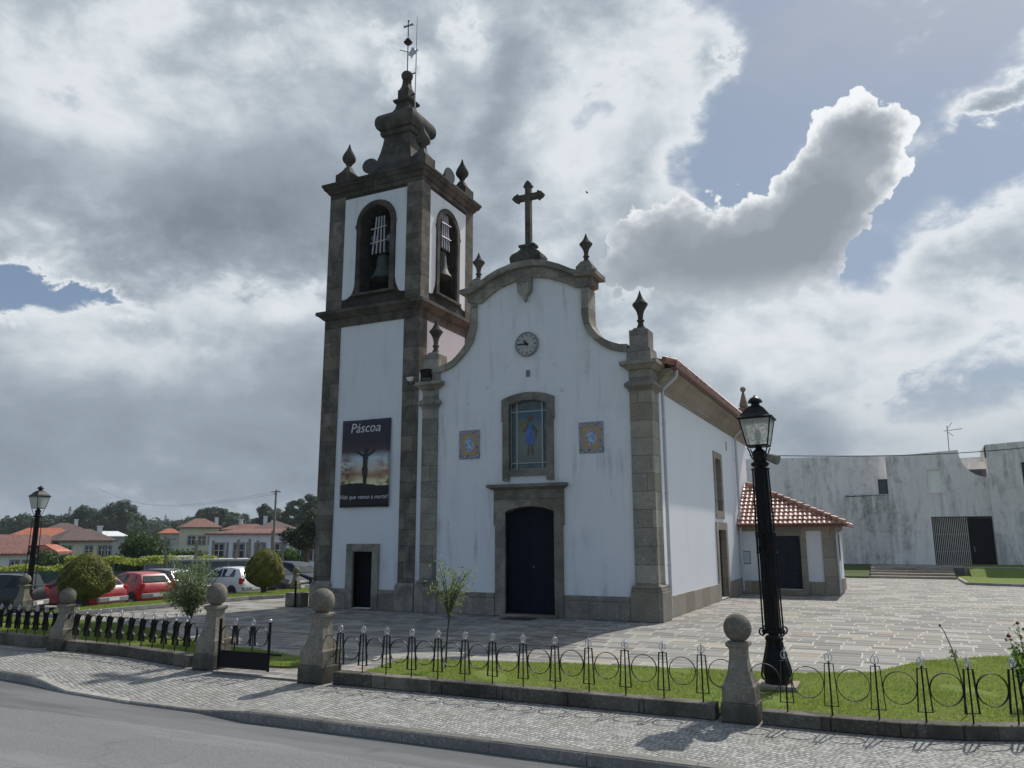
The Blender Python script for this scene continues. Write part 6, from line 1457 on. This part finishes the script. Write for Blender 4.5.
bush('dark leafy tree behind the left street lamp', 42, 61, -.7, 3.0, 2.5, 'bush', 4000, .22)
bush('olive green shrub at the left edge behind the estate car', 4, 58, -.7, 4.5, 1.35, 'brightbush', 3600, .2)
bush('low green shrub before the windows of the yellowish house', 108, 66, -.7, 2.6, 2.0, 'bush', 2400, .2)
bush('green shrub behind the shed', 222, 74, -.7, 3.6, 1.7, 'brightbush', 2400, .22)
p_ = at(305, 60, -.6)
tree('broadleaf_tree', 'dark broadleaf tree with bare lower trunk at the left edge of the bell tower', 'tree', p_.x, p_.y, p_.z, 5.3, 1.9, M['darktree'], 5200, .24, 14, base=.42, tr=.22)
p_ = at(318, 66, -.6)
tree('broadleaf_tree', 'second dark tree just behind the bell tower edge', 'tree', p_.x, p_.y, p_.z, 6.2, 2.0, M['darktree'], 4600, .26, 12, base=.35, tr=.2)
# utility pole and a lattice mast
pp = at(271, 68, -.6); up_ = thing('utility_pole', 'tall bare utility pole rising before the red roofs left of the tower', 'pole', tuple(pp))
MB().tube([pp-Vector((0, 0, .4)), pp+Vector((0, 0, 7.25))], [.13, .08], 10).build('pole', M['timber'], up_, smooth=60)
MB().tube([pp+Vector((-.35, -.2, 7.1)), pp+Vector((.35, .2, 7.1))], .04, 6).tube([pp+Vector((-.2, -.12, 6.9)), pp+Vector((.25, .15, 7.2))], .03, 6).build('crossarm', M['timber'], up_)
wr = MB()
for q0, q1 in ((7.1, 6.6), (6.9, 6.4)):
    e = at(95, 150, 12.5); a = pp+Vector((0, 0, q0)); wr.tube([a.lerp(e, f)-Vector((0, 0, 2.2*math.sin(PI*f))) for f in np.linspace(0, 1, 14)],   .010, 4)
tag(wr.build('power_lines', M['steel']), 'faint power lines running left from the utility pole across the sky', 'cable')
for px, dpt, h, lab in ((66, 420, 20, 'small lattice mast above the trees at far left'), (163, 520, 19, 'tiny lattice mast on the horizon')):
    b = at(px, dpt, 0); t_ = thing('lattice_mast', lab, 'mast', tuple(b)); q = MB(); w0 = 1.5
    for sx3 in (-1, 1):
        for sy3 in (-1, 1): q.tube([b+Vector((sx3*w0, sy3*w0, 0)), b+Vector((sx3*.2, sy3*.2, h))], .14, 4)
    for k in range(8):
        z0, z1 = h*k/8, h*(k+1)/8; w1, w2 = w0-(w0-.2)*k/8, w0-(w0-.2)*(k+1)/8
        q.tube([b+Vector((-w1, -w1, z0)), b+Vector((w2, -w2, z1))], .10, 4); q.tube([b+Vector((w1, -w1, z0)), b+Vector((-w2, -w2, z1))], .10, 4)
    q.build('lattice', M['steel'], t_); q = MB()
    for z, w2 in ((h*.78, 3.0), (h*.90, 2.2)): q.tube([b+Vector((-w2, 0, z)), b+Vector((w2, 0, z))], .12, 4)
    q.build('crossarm', M['steel'], t_)
# the tree line: silhouettes read from left to right (column, top row above the horizon in px, distance, crown width in px)
def far_tree(px, top, depth, wpx, mtn, lab, kind='round', n=1500, base=.2):
    zt = 2.4+(top+3)/FOC*depth*1.02; zb = -.7; h = zt-zb; rad = wpx/2/FOC*depth; p = at(px, depth, zb)
    nm = 'pine_tree' if kind == 'pine' else 'eucalyptus_tree' if kind == 'tall' else 'broadleaf_tree'
    tree(nm, lab, 'tree', p.x, p.y, p.z, h, rad, M[mtn], n, max(.32, rad*.125), 24 if kind != 'pine' else 15, group='trees along the horizon', squash=.62 if kind == 'pine' else .8, base={'pine': .38, 'tall': .22}.get(kind, base), tr=h*.018)
TL = [(6, 12, 300, 34, 'round'), (16, 26, 260, 30, 'round'), (30, 22, 280, 26, 'round'), (42, 25, 250, 26, 'round'), (56, 24, 255, 24, 'round'), (68, 27, 240, 24, 'tall'), (80, 35, 225, 22, 'tall'), (90, 29, 240, 20, 'round'), (101, 33, 220, 20, 'tall'),
      (111, 37, 215, 20, 'tall'), (120, 39, 210, 20, 'tall'), (128, 28, 220, 22, 'round'), (137, 24, 230, 20, 'round'), (146, 20, 250, 18, 'round'), (155, 17, 300, 22, 'round'), (168, 19, 320, 22, 'round'), (178, 20, 320, 18, 'round'), (188, 23, 300, 18, 'round'),
      (198, 30, 260, 22, 'pine'), (209, 33, 255, 22, 'pine'), (219, 32, 255, 20, 'pine'), (230, 28, 260, 20, 'pine'), (240, 25, 270, 18, 'round'), (246, 16, 300, 18, 'round'), (262, 36, 190, 22, 'pine'), (275, 31, 200, 18, 'pine'), (286, 37, 185, 20, 'pine'), (297, 40, 180, 20, 'pine'), (307, 44, 175, 22, 'pine'), (318, 46, 175, 24, 'pine'), (330, 40, 180, 24, 'pine')]
KL = {'round': 'rounded dark tree in the line of trees along the horizon at left', 'tall': 'tall open eucalyptus standing out above the tree line at left', 'pine': 'dark umbrella-shaped pine in the tree line between the chimneyed house and the tower'}
for k, (px, top, dpt, wpx, kd) in enumerate(TL): far_tree(px, top-2, dpt, wpx*1.3, 'fartree', KL[kd], kd, 5200)
# far wood closing the horizon
P = []
for k in range(900):
    px = RNG.uniform(-60, 350); dpt = RNG.uniform(300, 480); p = at(px, dpt, 0); hh = (9+8*(.5+.5*math.sin(px*.13)*math.sin(px*.047+1)))*dpt/400*RNG.uniform(.5, 1.0)*.95
    P.append((p.x, p.y, hh*.5-.7, 5.5, 5.5, hh*.55))
pts, d = blob_points(P, 26000, .6); o = np_mesh('distant_wood', leaf_quads(pts, 2.3, .8, d, .8), 4, M['fartree']); o['kind'] = 'stuff'
# belt of shrubs under the houses
P = []
for k in range(260):
    px = RNG.uniform(-40, 330); dpt = RNG.uniform(84, 150); p = at(px, dpt, 0); P.append((p.x, p.y, -.3, 1.8, 1.8, RNG.uniform(.9, 1.7)))
pts, d = blob_points(P, 22000, .5); o = np_mesh('undergrowth', leaf_quads(pts, .5, .8, d, .8), 4, M['bush']); o['kind'] = 'stuff'

# ------------------------------------------------------------------ air
hz = MB().box(-900, 160, -60, 900, -1.8, 40).build('haze', None); hz['kind'] = 'stuff'
hm = bpy.data.materials.new('haze_air'); hm.use_nodes = True; t = NT(hm.node_tree)
ho = t.n('ShaderNodeOutputMaterial'); pvv = t.n('ShaderNodeVolumePrincipled'); pvv.inputs['Density'].default_value = .00022; pvv.inputs['Color'].default_value = (.80, .87, .95, 1); pvv.inputs['Anisotropy'].default_value = .2
t.l(pvv.outputs[0], ho.inputs['Volume']); hz.data.materials.append(hm)
